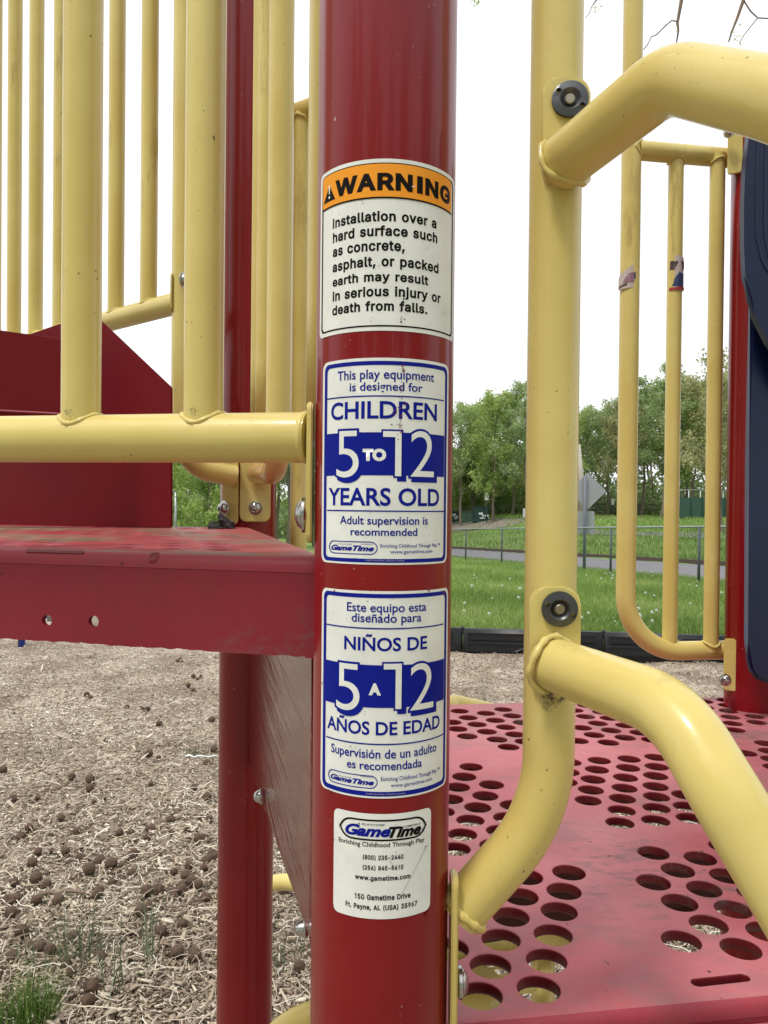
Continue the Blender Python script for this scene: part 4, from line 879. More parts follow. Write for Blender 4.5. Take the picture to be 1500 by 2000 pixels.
# outlines of the grotesque lettering (advance, closed outlines in thousandths)
GROT = json.loads('''{"t":{"(":[308,[[60,206,61,236,63,267,67,298,72,329,78,360,86,391,95,421,104,451,115,479,126,506,139,531,160,568,282,568,250,500,239,474,228,447,218,419,210,391,202,363,196,336,190,308,186,281,183,256,181,231,180,207,181,185,182,164,185,142,189,120,194,98,200,75,207,51,215,26,225,0,236,-26,248,-54,281,-125,159,-125,130,-72,112,-33,96,7,83,47,73,87,66,127,62,167]]],")":[308,[[-9,-125,25,-54,38,-25,49,2,59,28,67,52,74,76,80,99,85,122,88,143,91,165,92,186,93,207,92,231,90,256,87,281,83,308,78,336,71,363,64,391,55,419,45,447,35,474,23,500,-9,568,114,568,135,531,147,506,158,479,169,451,179,421,187,391,195,360,201,329,206,297,210,266,212,236,213,206,212,166,207,126,200,85,189,45,176,5,161,-34,142,-73,114,-125]]],",":[223,[[4,-148,43,100,175,100,106,-148]]],"-":[488,[[366,273,366,159,85,159,85,273]]],".":[223,[[95,-34,81,-32,67,-28,54,-21,43,-12,33,-1,26,12,22,26,20,41,22,56,26,70,33,83,43,94,54,103,67,110,81,115,95,116,110,115,124,110,137,103,148,94,158,83,165,70,169,56,170,41,169,26,165,12,158,0,148,-12,137,-21,124,-28,110,-32]]],"0":[488,[[227,-36,195,-34,165,-27,137,-15,112,1,90,21,71,45,55,73,41,103,31,137,24,173,20,212,19,254,20,296,24,335,32,371,42,405,55,436,71,463,90,487,113,507,138,524,165,535,195,542,227,545,258,542,288,535,316,524,341,507,363,487,382,463,398,435,411,405,422,371,429,335,433,296,434,254,433,212,429,173,422,137,412,103,399,73,383,45,363,21,341,1,316,-15,288,-27,258,-34],[227,79,240,80,251,83,261,88,271,95,280,105,288,118,296,133,302,152,308,174,312,198,314,225,315,254,314,284,312,311,308,335,302,357,296,375,288,391,280,404,270,414,261,421,251,426,239,429,227,430,214,429,202,426,192,421,183,414,174,404,165,391,158,375,151,357,145,335,142,311,139,284,138,254,139,225,141,198,145,174,151,152,158,133,165,118,174,105,183,95,192,88,202,83,214,80]]],"1":[430,[[175,348,60,338,60,418,150,463,195,538,285,538,285,-29,175,-29]]],"2":[488,[[35,-29,35,59,213,249,227,263,239,277,250,289,260,301,268,311,274,321,280,330,284,338,287,346,289,354,291,363,291,371,291,381,289,389,286,397,283,403,279,409,273,414,267,419,260,423,252,426,244,428,234,430,224,431,212,430,203,428,194,426,186,422,180,418,174,412,169,407,164,400,161,392,158,383,157,373,155,333,35,333,38,388,43,412,50,435,61,457,75,477,91,494,109,509,129,522,152,532,175,539,199,543,225,545,250,543,275,539,298,532,320,522,339,510,357,496,373,479,386,460,396,440,404,419,409,396,410,373,409,356,407,339,403,323,398,307,391,291,382,275,371,258,359,241,345,223,328,204,309,182,288,160,195,78,418,85,418,-29]]],"3":[488,[[218,-36,192,-35,168,-31,144,-25,121,-17,100,-6,80,7,62,22,47,40,34,60,24,82,18,105,11,161,134,161,140,126,142,118,145,111,149,105,154,100,161,94,168,90,176,86,185,83,196,81,207,79,218,79,231,79,243,81,254,84,263,87,272,92,279,97,285,103,291,109,295,116,297,124,299,134,300,145,299,155,298,164,295,173,291,182,286,189,280,196,272,202,262,207,250,212,237,216,220,218,201,219,128,219,128,310,243,429,41,424,41,538,401,538,401,450,197,240,182,316,239,319,268,317,295,312,320,302,343,290,363,275,381,258,395,238,407,216,415,194,420,170,422,145,420,119,415,95,407,72,395,50,380,31,363,14,343,-1,321,-14,298,-23,272,-30,246,-35]]],"4":[488,[[11,76,11,166,230,538,361,537,159,194,442,191,442,76],[253,-29,253,121,253,146,253,347,372,347,372,-29]]],"5":[488,[[221,-36,196,-35,172,-31,149,-24,127,-15,107,-3,89,10,73,26,59,44,47,63,39,84,33,106,27,159,147,159,152,126,154,119,157,112,161,106,166,100,172,95,178,91,186,86,194,83,202,81,211,79,221,79,233,80,243,82,252,85,261,89,270,95,277,102,283,109,288,118,293,128,296,138,298,150,299,162,298,175,296,186,293,197,288,207,282,216,276,224,268,231,260,237,251,242,241,245,230,247,218,248,208,247,197,246,187,244,177,241,168,237,160,233,153,229,137,216,35,227,70,538,395,538,395,423,177,423,161,344,130,333,141,340,154,347,168,352,183,357,198,360,214,362,230,363,249,362,269,359,287,354,305,348,322,339,338,330,353,318,366,305,378,291,389,276,398,259,406,242,412,223,416,204,419,184,420,163,418,136,414,110,406,85,394,61,380,40,363,21,344,4,323,-10,300,-21,275,-29,249,-34]]],"6":[488,[[226,-36,200,-34,174,-30,150,-22,128,-10,107,4,89,20,73,39,59,60,48,84,41,109,36,135,34,162,36,183,39,205,45,227,53,250,63,273,77,299,94,327,113,357,237,538,370,534,142,215,118,274,130,292,137,301,145,309,154,316,164,323,174,329,185,334,197,338,209,341,222,343,235,343,261,342,285,337,308,330,330,320,350,307,367,292,382,274,395,254,405,232,412,208,417,183,418,157,416,131,412,105,404,81,393,58,379,37,363,19,345,3,325,-11,302,-22,278,-30,253,-34],[226,78,237,78,247,80,255,83,263,87,271,93,277,99,283,107,289,115,293,124,296,134,298,145,298,157,298,169,296,181,293,191,289,200,283,208,278,215,271,221,263,227,255,231,247,234,237,236,226,236,215,236,206,234,197,231,189,227,181,221,174,215,169,208,164,200,159,191,156,181,155,170,154,158,155,146,157,135,160,124,164,115,169,107,175,99,181,93,189,87,197,83,206,80,216,78]]],"7":[488,[[50,-29,277,420,33,423,33,538,420,538,420,442,183,-29]]],"8":[488,[[226,-36,199,-35,172,-31,147,-24,123,-15,102,-3,82,11,65,27,50,45,38,66,30,88,24,111,23,135,24,154,27,173,32,190,39,208,48,224,58,238,70,252,83,264,98,274,113,283,130,289,114,268,122,247,102,258,84,273,69,291,57,311,48,333,43,356,41,380,43,403,47,425,55,446,66,466,80,483,95,499,113,513,133,524,154,533,177,540,201,543,226,545,251,543,275,540,298,533,319,524,339,513,356,499,372,483,386,466,397,446,405,425,409,403,411,380,409,356,404,333,395,312,383,291,368,273,350,258,330,246,342,266,325,288,339,283,355,274,369,264,383,252,394,238,405,224,413,208,421,191,426,173,429,154,430,135,428,111,423,88,414,66,402,45,388,27,370,11,351,-3,329,-15,305,-24,280,-31,254,-35],[226,78,240,79,252,80,263,83,273,87,281,91,288,96,294,102,299,108,303,114,305,121,307,129,308,139,307,148,305,157,302,165,298,173,293,180,286,186,279,192,270,197,260,201,250,204,239,206,226,206,214,206,202,204,192,201,182,197,173,192,166,186,159,180,154,173,150,165,147,157,145,148,144,139,145,129,147,121,149,114,153,108,158,102,164,96,171,91,179,87,189,83,200,80,212,79],[226,319,236,319,245,321,253,323,261,326,267,330,273,335,278,340,282,346,286,352,288,359,290,367,290,376,290,384,288,392,286,399,283,405,279,410,274,415,269,420,262,423,255,427,246,429,237,430,226,431,216,430,206,429,198,427,190,423,184,420,178,415,173,410,169,405,166,399,164,392,162,384,162,376,162,367,164,359,166,352,169,346,174,340,178,335,184,330,191,326,198,323,207,321,216,319]]],"9":[488,[[226,545,253,543,278,538,302,530,325,519,345,505,364,489,380,470,393,448,404,425,412,400,416,374,418,347,417,325,413,303,408,281,400,259,389,235,375,210,359,182,339,152,216,-29,83,-25,310,296,335,235,322,216,315,208,307,200,298,192,289,186,278,180,267,175,256,171,243,168,231,166,218,166,192,167,168,171,145,178,123,189,103,202,86,217,70,235,57,255,47,277,40,301,36,325,34,352,36,378,41,404,48,428,59,451,73,471,89,490,107,506,128,520,151,531,175,538,200,543],[226,431,216,431,206,429,198,426,189,421,182,416,175,410,169,402,164,394,160,384,157,374,155,364,154,352,155,339,157,328,160,318,164,309,169,301,175,294,182,287,189,282,197,278,206,275,216,273,226,272,237,273,247,275,256,278,264,282,271,287,278,293,284,300,289,309,293,318,296,328,298,338,298,350,298,363,296,374,293,384,289,394,284,402,278,410,271,416,263,421,255,426,247,429,237,431]]],"A":[514,[[-25,-29,181,538,296,538,504,-29,375,-29,260,293,255,308,249,325,243,343,236,363,229,386,222,411,213,439,193,507,284,507,264,439,255,411,248,385,241,362,234,342,228,324,223,308,218,293,106,-29],[81,113,81,228,399,228,399,113]]],"D":[537,[[220,-29,67,-29,67,86,214,86,241,87,265,91,286,97,303,106,319,117,332,129,343,144,353,161,360,181,366,203,369,228,370,255,369,282,366,307,360,329,353,348,343,366,332,380,320,393,305,403,288,411,268,418,246,421,220,423,64,423,64,538,226,538,264,536,301,529,335,519,367,504,395,484,420,461,442,434,459,404,473,371,483,335,489,296,491,255,489,214,483,175,473,139,459,106,441,75,420,48,394,25,365,5,332,-10,297,-21,259,-27],[154,538,154,-29,31,-29,31,538]]],"F":[445,[[31,-29,31,538,398,538,398,423,154,423,154,307,375,307,375,192,154,192,154,-29]]],"G":[555,[[269,-36,232,-34,197,-27,165,-16,134,0,106,20,82,44,61,72,43,103,29,137,19,173,13,213,11,254,13,296,19,335,29,372,43,406,61,437,82,464,106,488,133,508,163,524,196,536,229,542,265,545,287,544,308,541,329,537,350,531,369,524,388,515,405,504,421,492,437,478,450,464,463,448,474,431,484,413,492,394,498,374,511,320,387,320,377,350,373,360,368,369,363,377,357,385,352,392,345,398,338,404,331,409,323,414,315,418,306,421,297,423,287,425,277,426,266,427,247,426,230,422,214,416,199,408,185,397,172,385,161,369,151,352,143,331,137,308,134,283,132,254,134,226,137,200,143,177,151,157,161,140,173,124,185,112,200,101,215,93,232,87,250,83,269,82,286,83,302,86,317,90,331,97,343,104,353,114,363,125,371,137,377,151,382,167,385,184,388,237,444,198,254,170,254,285,507,285,507,199,505,166,499,134,490,104,476,76,459,51,439,29,416,9,390,-7,363,-20,333,-29,301,-34]]],"I":[255,[[70,538,185,538,185,-29,70,-29]]],"L":[428,[[31,-29,31,538,154,538,154,86,390,86,390,-29]]],"P":[479,[[31,-29,31,538,236,538,266,536,295,532,322,524,346,513,368,499,387,483,403,464,415,443,425,421,432,398,436,373,438,348,436,322,432,298,425,274,415,252,403,231,387,212,368,196,346,182,322,171,295,163,266,158,236,157,80,157,80,271,232,271,249,272,263,274,274,277,283,282,291,287,297,292,303,299,307,306,311,315,313,325,315,336,315,348,315,359,313,370,311,380,307,389,303,396,297,402,291,408,283,413,274,417,262,420,248,422,232,423,154,423,154,-29]]],"S":[481,[[224,-38,194,-37,167,-33,140,-26,116,-17,93,-6,73,8,55,25,40,43,28,64,18,86,12,110,5,166,129,166,135,129,138,120,141,113,146,106,152,100,159,95,167,90,176,86,187,83,199,80,211,79,224,78,238,79,251,81,264,83,275,87,285,92,293,97,301,103,306,110,311,116,314,123,316,131,316,139,316,146,315,152,313,156,310,160,305,165,299,169,292,174,284,178,273,182,262,187,250,191,237,194,175,212,144,222,114,235,89,250,66,268,47,290,34,315,25,343,23,372,25,397,30,421,39,444,51,465,66,483,84,499,104,513,126,524,149,533,174,540,200,543,227,545,254,543,280,540,305,533,328,524,350,513,369,499,386,483,401,466,413,446,422,425,427,402,433,349,314,349,306,387,301,397,295,406,286,413,274,420,260,425,243,428,225,429,212,429,200,427,189,425,179,421,170,417,163,412,157,407,152,401,149,395,146,389,145,383,144,376,145,368,146,362,149,358,152,353,158,348,165,343,172,339,181,335,191,331,201,327,210,324,220,321,272,307,284,304,296,300,309,296,322,290,336,284,350,278,363,270,376,261,389,251,400,239,411,226,420,212,428,195,433,177,436,159,437,138,436,114,431,91,422,69,411,48,396,28,378,11,358,-3,336,-16,311,-26,283,-33,254,-37]]],"U":[552,[[259,-37,227,-36,196,-31,167,-22,141,-10,116,4,94,22,76,42,60,65,47,90,38,116,33,144,31,172,31,538,153,538,153,179,154,164,157,151,160,139,166,127,173,117,181,108,190,100,201,94,213,88,227,84,242,81,259,81,276,81,291,84,305,88,317,93,327,100,337,108,345,117,351,127,357,138,360,151,363,164,364,179,364,538,486,538,486,172,484,144,479,116,470,90,458,65,442,42,423,22,401,5,377,-10,350,-22,321,-31,291,-36]]],"a":[424,[[160,-38,139,-37,120,-34,101,-29,82,-21,65,-12,49,-1,35,13,23,29,14,46,7,66,3,86,1,108,2,127,5,144,11,161,18,176,28,189,38,200,50,210,63,218,77,225,90,231,104,235,119,239,133,242,147,244,161,247,174,249,191,251,206,253,219,254,230,255,239,257,245,258,249,259,248,259,246,257,246,257,246,265,245,272,243,278,241,283,239,287,236,290,232,293,227,296,221,298,214,300,206,301,196,302,185,301,176,300,168,298,161,296,154,292,148,289,143,285,139,281,135,276,131,272,129,267,116,239,1,273,23,321,33,339,46,354,60,368,75,379,90,389,107,397,124,403,142,408,159,411,176,413,194,413,206,413,219,412,232,410,245,408,260,404,274,399,288,393,301,385,315,375,327,363,338,349,348,334,356,316,361,296,365,274,366,252,366,-29,248,-29,256,8,291,26,287,21,280,12,272,4,263,-5,252,-13,239,-20,226,-26,211,-31,195,-35,178,-37],[170,74,184,75,195,77,205,80,214,84,222,89,228,95,234,101,238,108,242,115,244,123,246,130,247,139,251,143,283,160,268,154,260,152,252,150,245,149,236,147,228,146,220,145,212,143,204,142,180,139,170,138,161,136,152,134,144,131,138,129,132,126,128,123,125,120,124,118,122,115,121,111,121,105,121,100,122,96,123,92,125,90,128,87,131,84,135,82,140,79,147,77,154,76,162,75]]],"c":[430,[[207,-37,179,-35,151,-30,125,-21,101,-8,80,8,60,27,44,48,30,72,19,98,11,127,7,156,5,187,7,219,11,249,19,277,30,304,44,328,60,350,80,368,101,384,125,397,151,406,179,412,207,413,223,413,238,411,254,409,268,405,282,400,296,394,309,388,321,380,333,371,344,361,354,351,363,339,372,326,379,313,385,299,399,257,283,227,273,259,271,264,269,269,266,273,263,277,260,281,256,284,252,288,248,290,244,293,239,295,233,297,228,299,221,300,215,301,208,301,193,300,182,297,172,293,163,287,155,280,147,271,141,260,136,248,131,234,128,220,126,204,125,187,126,171,128,156,131,141,136,128,141,116,147,105,155,96,163,89,172,83,182,79,193,76,208,75,215,76,222,76,228,78,234,79,239,81,244,84,249,86,253,89,257,92,261,96,264,100,267,104,270,109,272,114,274,119,285,152,400,123,386,80,380,66,373,52,365,39,356,28,346,17,335,7,323,-2,310,-10,297,-18,283,-24,269,-28,254,-32,239,-35,223,-37]]],"d":[459,[[195,-37,168,-35,143,-30,118,-21,95,-8,75,8,57,27,41,48,28,72,18,99,11,127,7,157,5,189,7,220,11,250,18,279,28,305,42,329,57,350,75,369,96,385,119,397,143,406,169,412,195,413,215,413,234,410,251,405,266,399,279,391,290,383,301,374,309,365,316,356,322,348,327,341,298,351,282,538,401,538,401,-29,284,-29,284,30,323,30,327,37,322,29,316,21,309,12,300,3,290,-6,279,-14,266,-22,250,-29,233,-34,215,-36],[205,76,217,77,228,79,237,83,246,88,254,95,261,104,267,114,272,126,277,139,280,154,282,171,283,189,282,208,280,224,277,239,273,252,267,264,261,274,254,282,246,289,238,294,228,298,217,300,205,301,191,300,180,297,171,294,162,288,154,281,147,273,141,263,135,251,131,237,128,223,126,207,125,189,126,172,128,156,131,141,136,127,141,115,147,105,155,96,163,89,171,83,181,79,192,77]]],"e":[439,[[212,-37,182,-36,153,-30,126,-21,102,-8,80,8,60,26,43,48,30,72,19,98,11,126,7,156,5,187,7,218,11,248,18,276,29,302,43,326,59,348,78,367,99,384,123,397,149,406,176,412,205,413,223,413,241,410,258,407,276,401,293,394,309,385,325,374,339,362,353,347,365,330,375,312,384,292,391,270,396,246,399,221,400,194,400,140,46,140,46,250,370,231,284,151,280,218,278,232,275,245,271,257,266,268,260,276,253,284,246,290,238,295,229,298,218,300,205,301,192,300,181,298,171,294,163,289,154,283,147,275,141,267,135,257,131,246,128,235,126,223,125,210,125,178,126,160,128,145,132,131,137,119,143,109,149,100,157,93,166,87,176,82,187,78,199,76,213,75,221,75,229,76,237,78,244,80,250,83,255,86,260,89,265,93,269,98,272,103,275,109,288,140,403,111,387,65,378,49,368,33,356,19,342,6,327,-5,311,-14,293,-23,274,-29,254,-34,234,-36]]],"f":[288,[[257,408,257,298,-23,298,-23,408],[52,-29,52,432,53,451,56,469,63,486,71,502,82,516,94,527,108,537,123,545,139,551,155,556,171,558,187,559,199,559,209,558,219,557,228,555,236,553,273,543,249,432,209,444,203,445,195,445,186,444,180,443,177,441,176,440,174,438,173,434,171,427,171,418,171,-29]]],"g":[460,[[207,-180,185,-179,163,-177,143,-173,124,-167,107,-160,91,-152,76,-142,63,-132,51,-120,41,-108,32,-96,11,-58,110,-2,129,-30,133,-35,138,-40,142,-46,147,-50,152,-54,159,-58,166,-62,173,-64,183,-66,194,-68,207,-68,225,-67,240,-64,254,-59,264,-52,272,-45,277,-35,281,-23,282,-5,286,20,323,41,321,38,315,31,308,22,300,13,289,4,278,-3,265,-11,250,-17,233,-21,214,-23,195,-24,169,-23,144,-18,120,-10,98,2,77,16,58,34,43,54,29,77,18,103,11,130,7,160,5,191,7,222,11,252,18,280,29,306,42,329,58,351,76,369,96,385,119,397,143,406,169,412,196,413,216,413,234,410,251,405,267,399,280,391,291,383,301,374,310,365,317,356,323,348,328,341,299,355,287,408,401,408,401,-10,400,-36,395,-62,386,-85,374,-106,359,-125,342,-140,323,-153,301,-163,279,-170,256,-175,232,-179],[205,88,218,89,229,91,239,95,247,99,255,105,262,113,268,122,273,132,277,145,281,159,283,175,283,193,283,210,281,226,278,240,273,253,268,264,262,274,255,282,247,289,238,294,229,298,218,300,205,301,192,300,181,297,171,294,162,288,154,281,147,273,141,263,136,252,131,239,128,224,126,209,125,193,126,176,128,160,131,146,136,134,141,123,147,114,154,106,162,100,171,95,180,91,192,89]]],"h":[445,[[143,226,143,-29,24,-29,24,538,143,538,143,258,60,258,86,324,99,348,116,369,135,386,156,398,179,407,203,412,227,413,249,412,270,409,290,403,309,394,327,383,342,369,356,352,367,334,375,313,381,291,385,266,386,241,386,-29,267,-29,267,234,266,252,263,265,258,276,252,285,244,291,235,296,224,299,210,300,200,300,191,298,182,295,175,292,168,287,162,282,157,276,152,269,148,260,145,251,143,240]]],"i":[201,[[24,-29,24,408,143,408,143,-29],[84,414,70,415,57,419,45,425,34,433,25,444,18,456,14,469,12,483,14,497,18,510,25,523,34,533,45,542,57,548,70,552,84,553,97,552,111,548,123,542,134,533,143,523,150,510,154,497,155,483,154,469,150,456,143,444,134,433,123,425,111,419,97,415]]],"j":[201,[[24,408,143,408,143,-31,142,-49,139,-68,135,-86,128,-103,119,-119,107,-133,94,-145,79,-155,62,-162,44,-168,24,-171,4,-172,-39,-172,-39,-58,1,-58,9,-57,14,-56,16,-55,18,-53,20,-50,22,-46,23,-39,24,-28],[83,414,70,415,56,419,44,425,33,433,24,444,17,456,13,469,12,483,13,497,17,510,24,523,33,533,44,542,56,548,70,552,83,553,97,552,110,548,123,542,134,533,143,523,150,510,154,497,155,483,154,469,150,456,143,444,134,433,123,425,110,419,97,415]]],"k":[415,[[92,94,81,241,108,241,272,408,402,397,196,170,189,170],[24,-29,24,538,143,538,143,-29],[280,-29,109,188,194,272,418,-22]]],"l":[224,[[139,-31,114,-30,91,-24,70,-14,53,0,39,18,30,38,25,60,24,83,24,538,143,538,143,99,143,89,144,82,145,78,145,78,143,81,141,82,142,81,146,81,157,81,192,88,215,-19,177,-28,165,-30,153,-31]]],"m":[645,[[24,-29,24,408,141,408,112,294,83,316,92,336,100,351,110,364,121,376,133,387,146,395,160,403,174,408,189,412,204,414,220,415,244,413,267,407,289,396,307,382,323,364,335,345,344,323,358,266,273,266,289,318,296,334,305,349,315,362,327,374,340,385,354,394,369,401,385,407,402,412,419,414,437,415,456,414,475,411,493,405,511,397,527,387,542,374,555,359,566,342,575,323,581,302,585,279,586,256,586,-29,467,-29,467,253,466,268,463,278,459,285,454,290,447,295,438,298,429,301,418,301,409,301,402,300,395,297,389,294,383,291,378,287,374,282,371,276,368,270,366,263,365,256,364,246,364,-29,245,-29,245,259,244,270,242,277,238,284,233,290,227,295,219,298,210,301,199,301,192,301,185,300,178,298,171,294,165,291,160,286,155,281,151,275,148,268,145,259,143,250,143,237,143,-29]]],"n":[444,[[143,226,143,-29,24,-29,24,408,141,408,141,258,60,258,86,324,99,348,116,369,135,386,156,398,179,407,203,412,227,413,249,412,270,409,290,403,309,394,326,383,342,369,355,353,366,334,375,313,381,291,385,266,386,241,386,-29,267,-29,267,234,266,252,263,265,258,276,252,285,244,291,235,296,224,299,210,300,200,300,191,298,182,295,175,292,168,287,162,282,157,276,152,269,148,260,145,251,143,240]]],"o":[450,[[207,-37,179,-35,151,-30,125,-21,101,-8,80,8,60,27,44,48,30,72,19,98,11,127,7,156,5,187,7,219,11,249,19,277,30,304,44,328,60,350,80,368,101,384,125,397,151,406,179,412,207,413,236,412,264,406,290,397,314,385,336,368,355,350,372,328,385,304,396,277,404,249,409,219,410,187,409,156,404,127,396,99,385,72,372,48,355,27,336,8,314,-8,290,-21,264,-30,236,-35],[207,75,221,76,233,79,244,83,253,89,261,96,268,105,275,116,280,128,284,141,288,156,290,171,290,187,290,204,288,219,284,234,280,248,275,260,268,271,261,280,252,287,243,293,233,297,221,300,207,301,193,300,182,297,172,293,163,287,155,280,147,271,141,260,136,248,131,234,128,220,126,204,125,187,126,171,128,156,131,141,136,128,141,116,147,105,155,96,163,89,172,83,182,79,193,76]]],"p":[459,[[24,-172,24,408,141,408,141,348,102,348,98,341,103,348,108,356,115,364,124,374,134,383,145,391,158,399,174,405,191,410,209,413,229,413,256,412,282,406,306,397,329,385,349,369,368,350,383,329,396,305,406,278,414,250,418,220,419,189,418,157,414,127,406,99,396,72,383,48,368,27,350,8,329,-8,307,-21,282,-30,256,-35,230,-37,210,-36,192,-34,175,-29,159,-22,146,-14,135,-6,125,3,116,12,109,21,103,29,98,36,127,26,142,-172],[220,76,233,77,244,79,253,83,262,89,270,96,277,105,283,115,289,127,293,141,296,156,298,172,299,189,298,207,296,223,293,237,289,251,284,263,277,273,270,281,262,288,254,294,244,297,233,300,220,301,207,300,196,298,187,294,178,289,171,282,164,274,157,264,152,252,148,239,144,224,142,208,142,189,142,171,144,155,148,139,152,126,158,114,164,104,171,95,179,88,188,83,197,79,208,77]]],"r":[294,[[24,-29,24,408,141,408,123,355,98,351,107,365,121,379,136,391,154,401,173,408,192,412,212,414,230,413,272,411,272,289,226,296,217,296,207,297,197,296,188,295,180,292,173,289,166,285,160,280,155,275,151,269,147,262,145,255,143,246,143,236,143,-29]]],"s":[400,[[182,-37,161,-36,140,-34,120,-30,102,-24,84,-16,68,-6,53,5,40,19,28,34,19,51,12,69,0,116,114,140,125,103,130,95,134,89,140,84,148,80,157,77,168,75,181,74,197,75,209,78,219,81,228,86,234,91,237,95,238,99,239,103,239,107,238,109,236,112,234,115,230,118,224,121,216,124,205,127,142,142,115,150,91,160,70,172,51,188,37,206,26,227,20,250,18,274,19,294,24,313,31,332,42,349,54,364,69,377,85,388,103,397,123,404,143,409,165,412,187,413,208,413,228,410,247,406,265,399,281,391,296,382,310,370,321,358,331,344,340,329,347,314,362,269,250,243,238,275,234,282,229,288,224,293,218,298,211,301,201,303,187,303,175,303,164,301,155,297,148,293,142,289,140,285,138,281,138,277,138,273,139,270,140,268,143,265,147,262,155,258,165,255,179,251,237,237,263,230,288,220,309,207,327,192,342,174,352,153,358,130,360,107,359,86,354,66,347,47,336,30,323,15,308,1,290,-11,271,-20,251,-28,229,-33,206,-36]]],"t":[262,[[233,408,233,298,-23,298,-23,408],[36,500,155,500,155,98,155,90,157,84,158,81,158,81,158,81,159,80,163,79,170,79,182,80,224,86,247,-19,209,-29,195,-32,182,-33,168,-33,141,-31,115,-25,92,-15,72,0,56,19,44,41,38,66,36,92]]],"u":[445,[[183,-34,161,-33,140,-29,120,-23,101,-15,83,-3,68,11,54,27,43,45,34,66,28,89,25,113,24,138,24,408,143,408,143,145,144,127,147,114,152,103,158,95,166,88,175,84,186,80,200,79,210,80,219,81,227,84,235,87,242,92,248,97,253,103,258,111,262,119,265,129,266,140,267,153,267,408,386,408,386,-29,269,-29,269,121,350,121,324,55,310,30,293,10,274,-7,253,-19,230,-28,207,-33]]],"v":[424,[[143,-29,-25,408,105,408,193,165,199,147,205,130,210,112,215,95,219,78,224,61,229,45,244,-8,145,-8,161,45,166,61,170,78,175,94,180,112,185,130,191,147,197,165,285,408,414,408,246,-29]]],"w":[602,[[116,-29,-17,408,109,408,161,221,166,204,171,185,177,165,182,144,187,121,193,98,198,73,211,12,129,12,142,72,147,96,152,119,157,142,163,163,168,183,173,203,178,221,230,408,339,408,390,221,394,203,399,184,405,164,410,143,415,120,420,97,425,73,438,12,355,12,368,73,374,97,379,120,385,142,390,163,395,184,401,203,406,221,458,408,584,408,451,-29,347,-29,291,164,277,218,273,231,269,245,266,259,262,273,240,367,327,367,305,274,301,259,298,245,294,231,291,217,287,204,283,190,279,177,276,164,221,-29]]],"y":[424,[[12,-158,40,-53,76,-59,84,-60,90,-61,95,-61,98,-60,101,-60,103,-59,106,-57,109,-54,112,-50,116,-44,119,-36,123,-26,132,-2,-25,408,105,408,193,165,199,147,205,129,210,112,215,94,219,78,224,61,228,45,245,-8,145,-8,161,45,165,61,170,78,175,95,179,112,185,130,191,147,197,165,285,408,414,408,231,-69,224,-85,217,-99,208,-113,199,-126,188,-137,177,-147,164,-155,151,-162,137,-168,122,-171,107,-173,92,-174,83,-174,75,-174,67,-173,59,-172,47,-169]]]},"h":{"W":[734,[[124,-40,-36,549,113,549,202,206,205,193,208,180,211,167,214,154,217,141,220,128,223,115,226,102,229,88,231,74,234,60,245,0,141,0,152,61,155,75,158,88,161,102,163,115,166,128,169,142,172,155,176,168,179,181,182,193,185,206,275,549,411,549,500,206,504,194,507,181,510,168,513,155,516,142,519,129,522,115,525,102,528,89,531,75,534,61,545,0,440,0,452,61,454,75,457,88,460,102,462,115,465,128,468,142,472,155,484,206,572,549,722,549,561,-40,425,-40,329,313,325,329,320,347,316,365,312,383,308,403,304,423,300,445,289,515,397,515,385,446,382,425,378,406,374,387,370,368,366,350,361,331,356,313,261,-40]]],"A":[528,[[-41,-40,173,549,304,549,520,-40,367,-40,249,289,244,304,238,321,232,340,226,360,219,383,211,408,203,436,179,518,298,518,274,436,266,407,258,382,251,359,244,339,239,320,233,304,228,290,113,-40],[70,102,70,239,410,239,410,102]]],"R":[497,[[20,-40,20,549,237,549,268,547,298,543,326,535,351,524,374,510,395,493,412,474,426,452,436,429,444,404,448,379,449,352,448,325,444,300,436,275,426,252,411,230,394,211,374,195,351,181,325,171,297,163,268,159,237,158,56,158,56,295,233,295,249,296,262,297,272,300,280,303,287,307,292,310,295,314,298,319,301,325,303,333,305,342,305,352,305,363,303,372,301,380,298,386,295,391,291,396,286,400,280,404,272,407,261,410,248,411,232,412,165,412,165,-40],[329,-40,163,269,327,269,495,-40]]],"N":[571,[[20,-40,20,549,158,549,377,204,381,198,386,189,392,181,397,171,403,160,410,150,416,138,423,126,430,113,436,100,443,86,473,24,369,8,364,64,362,78,361,92,361,106,360,120,360,133,359,145,359,157,359,195,359,549,503,549,503,-40,365,-40,168,269,162,279,156,289,150,299,143,310,136,321,129,334,121,347,113,361,44,483,157,500,162,385,163,370,163,355,164,342,164,329,165,318,165,308,165,299,165,291,165,-40]]],"I":[300,[[60,549,240,549,240,-40,60,-40]]],"G":[568,[[269,-47,231,-45,194,-38,160,-26,128,-9,99,12,74,37,52,66,33,98,19,133,8,171,2,211,0,254,2,297,8,337,19,375,33,411,52,443,73,472,99,497,128,518,159,534,193,546,228,553,264,556,288,555,310,552,332,548,353,542,374,534,393,524,411,513,428,500,444,486,459,471,472,455,484,437,494,418,502,398,509,377,524,309,380,309,366,346,363,355,358,363,354,371,349,378,343,384,338,390,331,395,325,400,318,404,311,407,303,410,295,413,286,414,276,415,266,416,249,415,233,411,219,406,205,399,192,389,181,378,170,363,161,347,154,328,148,306,145,282,143,254,145,227,148,202,154,181,161,162,171,146,181,132,193,120,206,110,220,103,235,97,251,94,269,93,285,94,300,96,313,101,325,106,336,113,346,122,354,131,361,143,367,155,371,169,374,185,377,250,448,198,243,159,243,296,518,296,518,199,516,165,510,132,500,100,486,71,468,44,447,21,423,1,396,-16,366,-30,335,-39,303,-45]]]}}''')
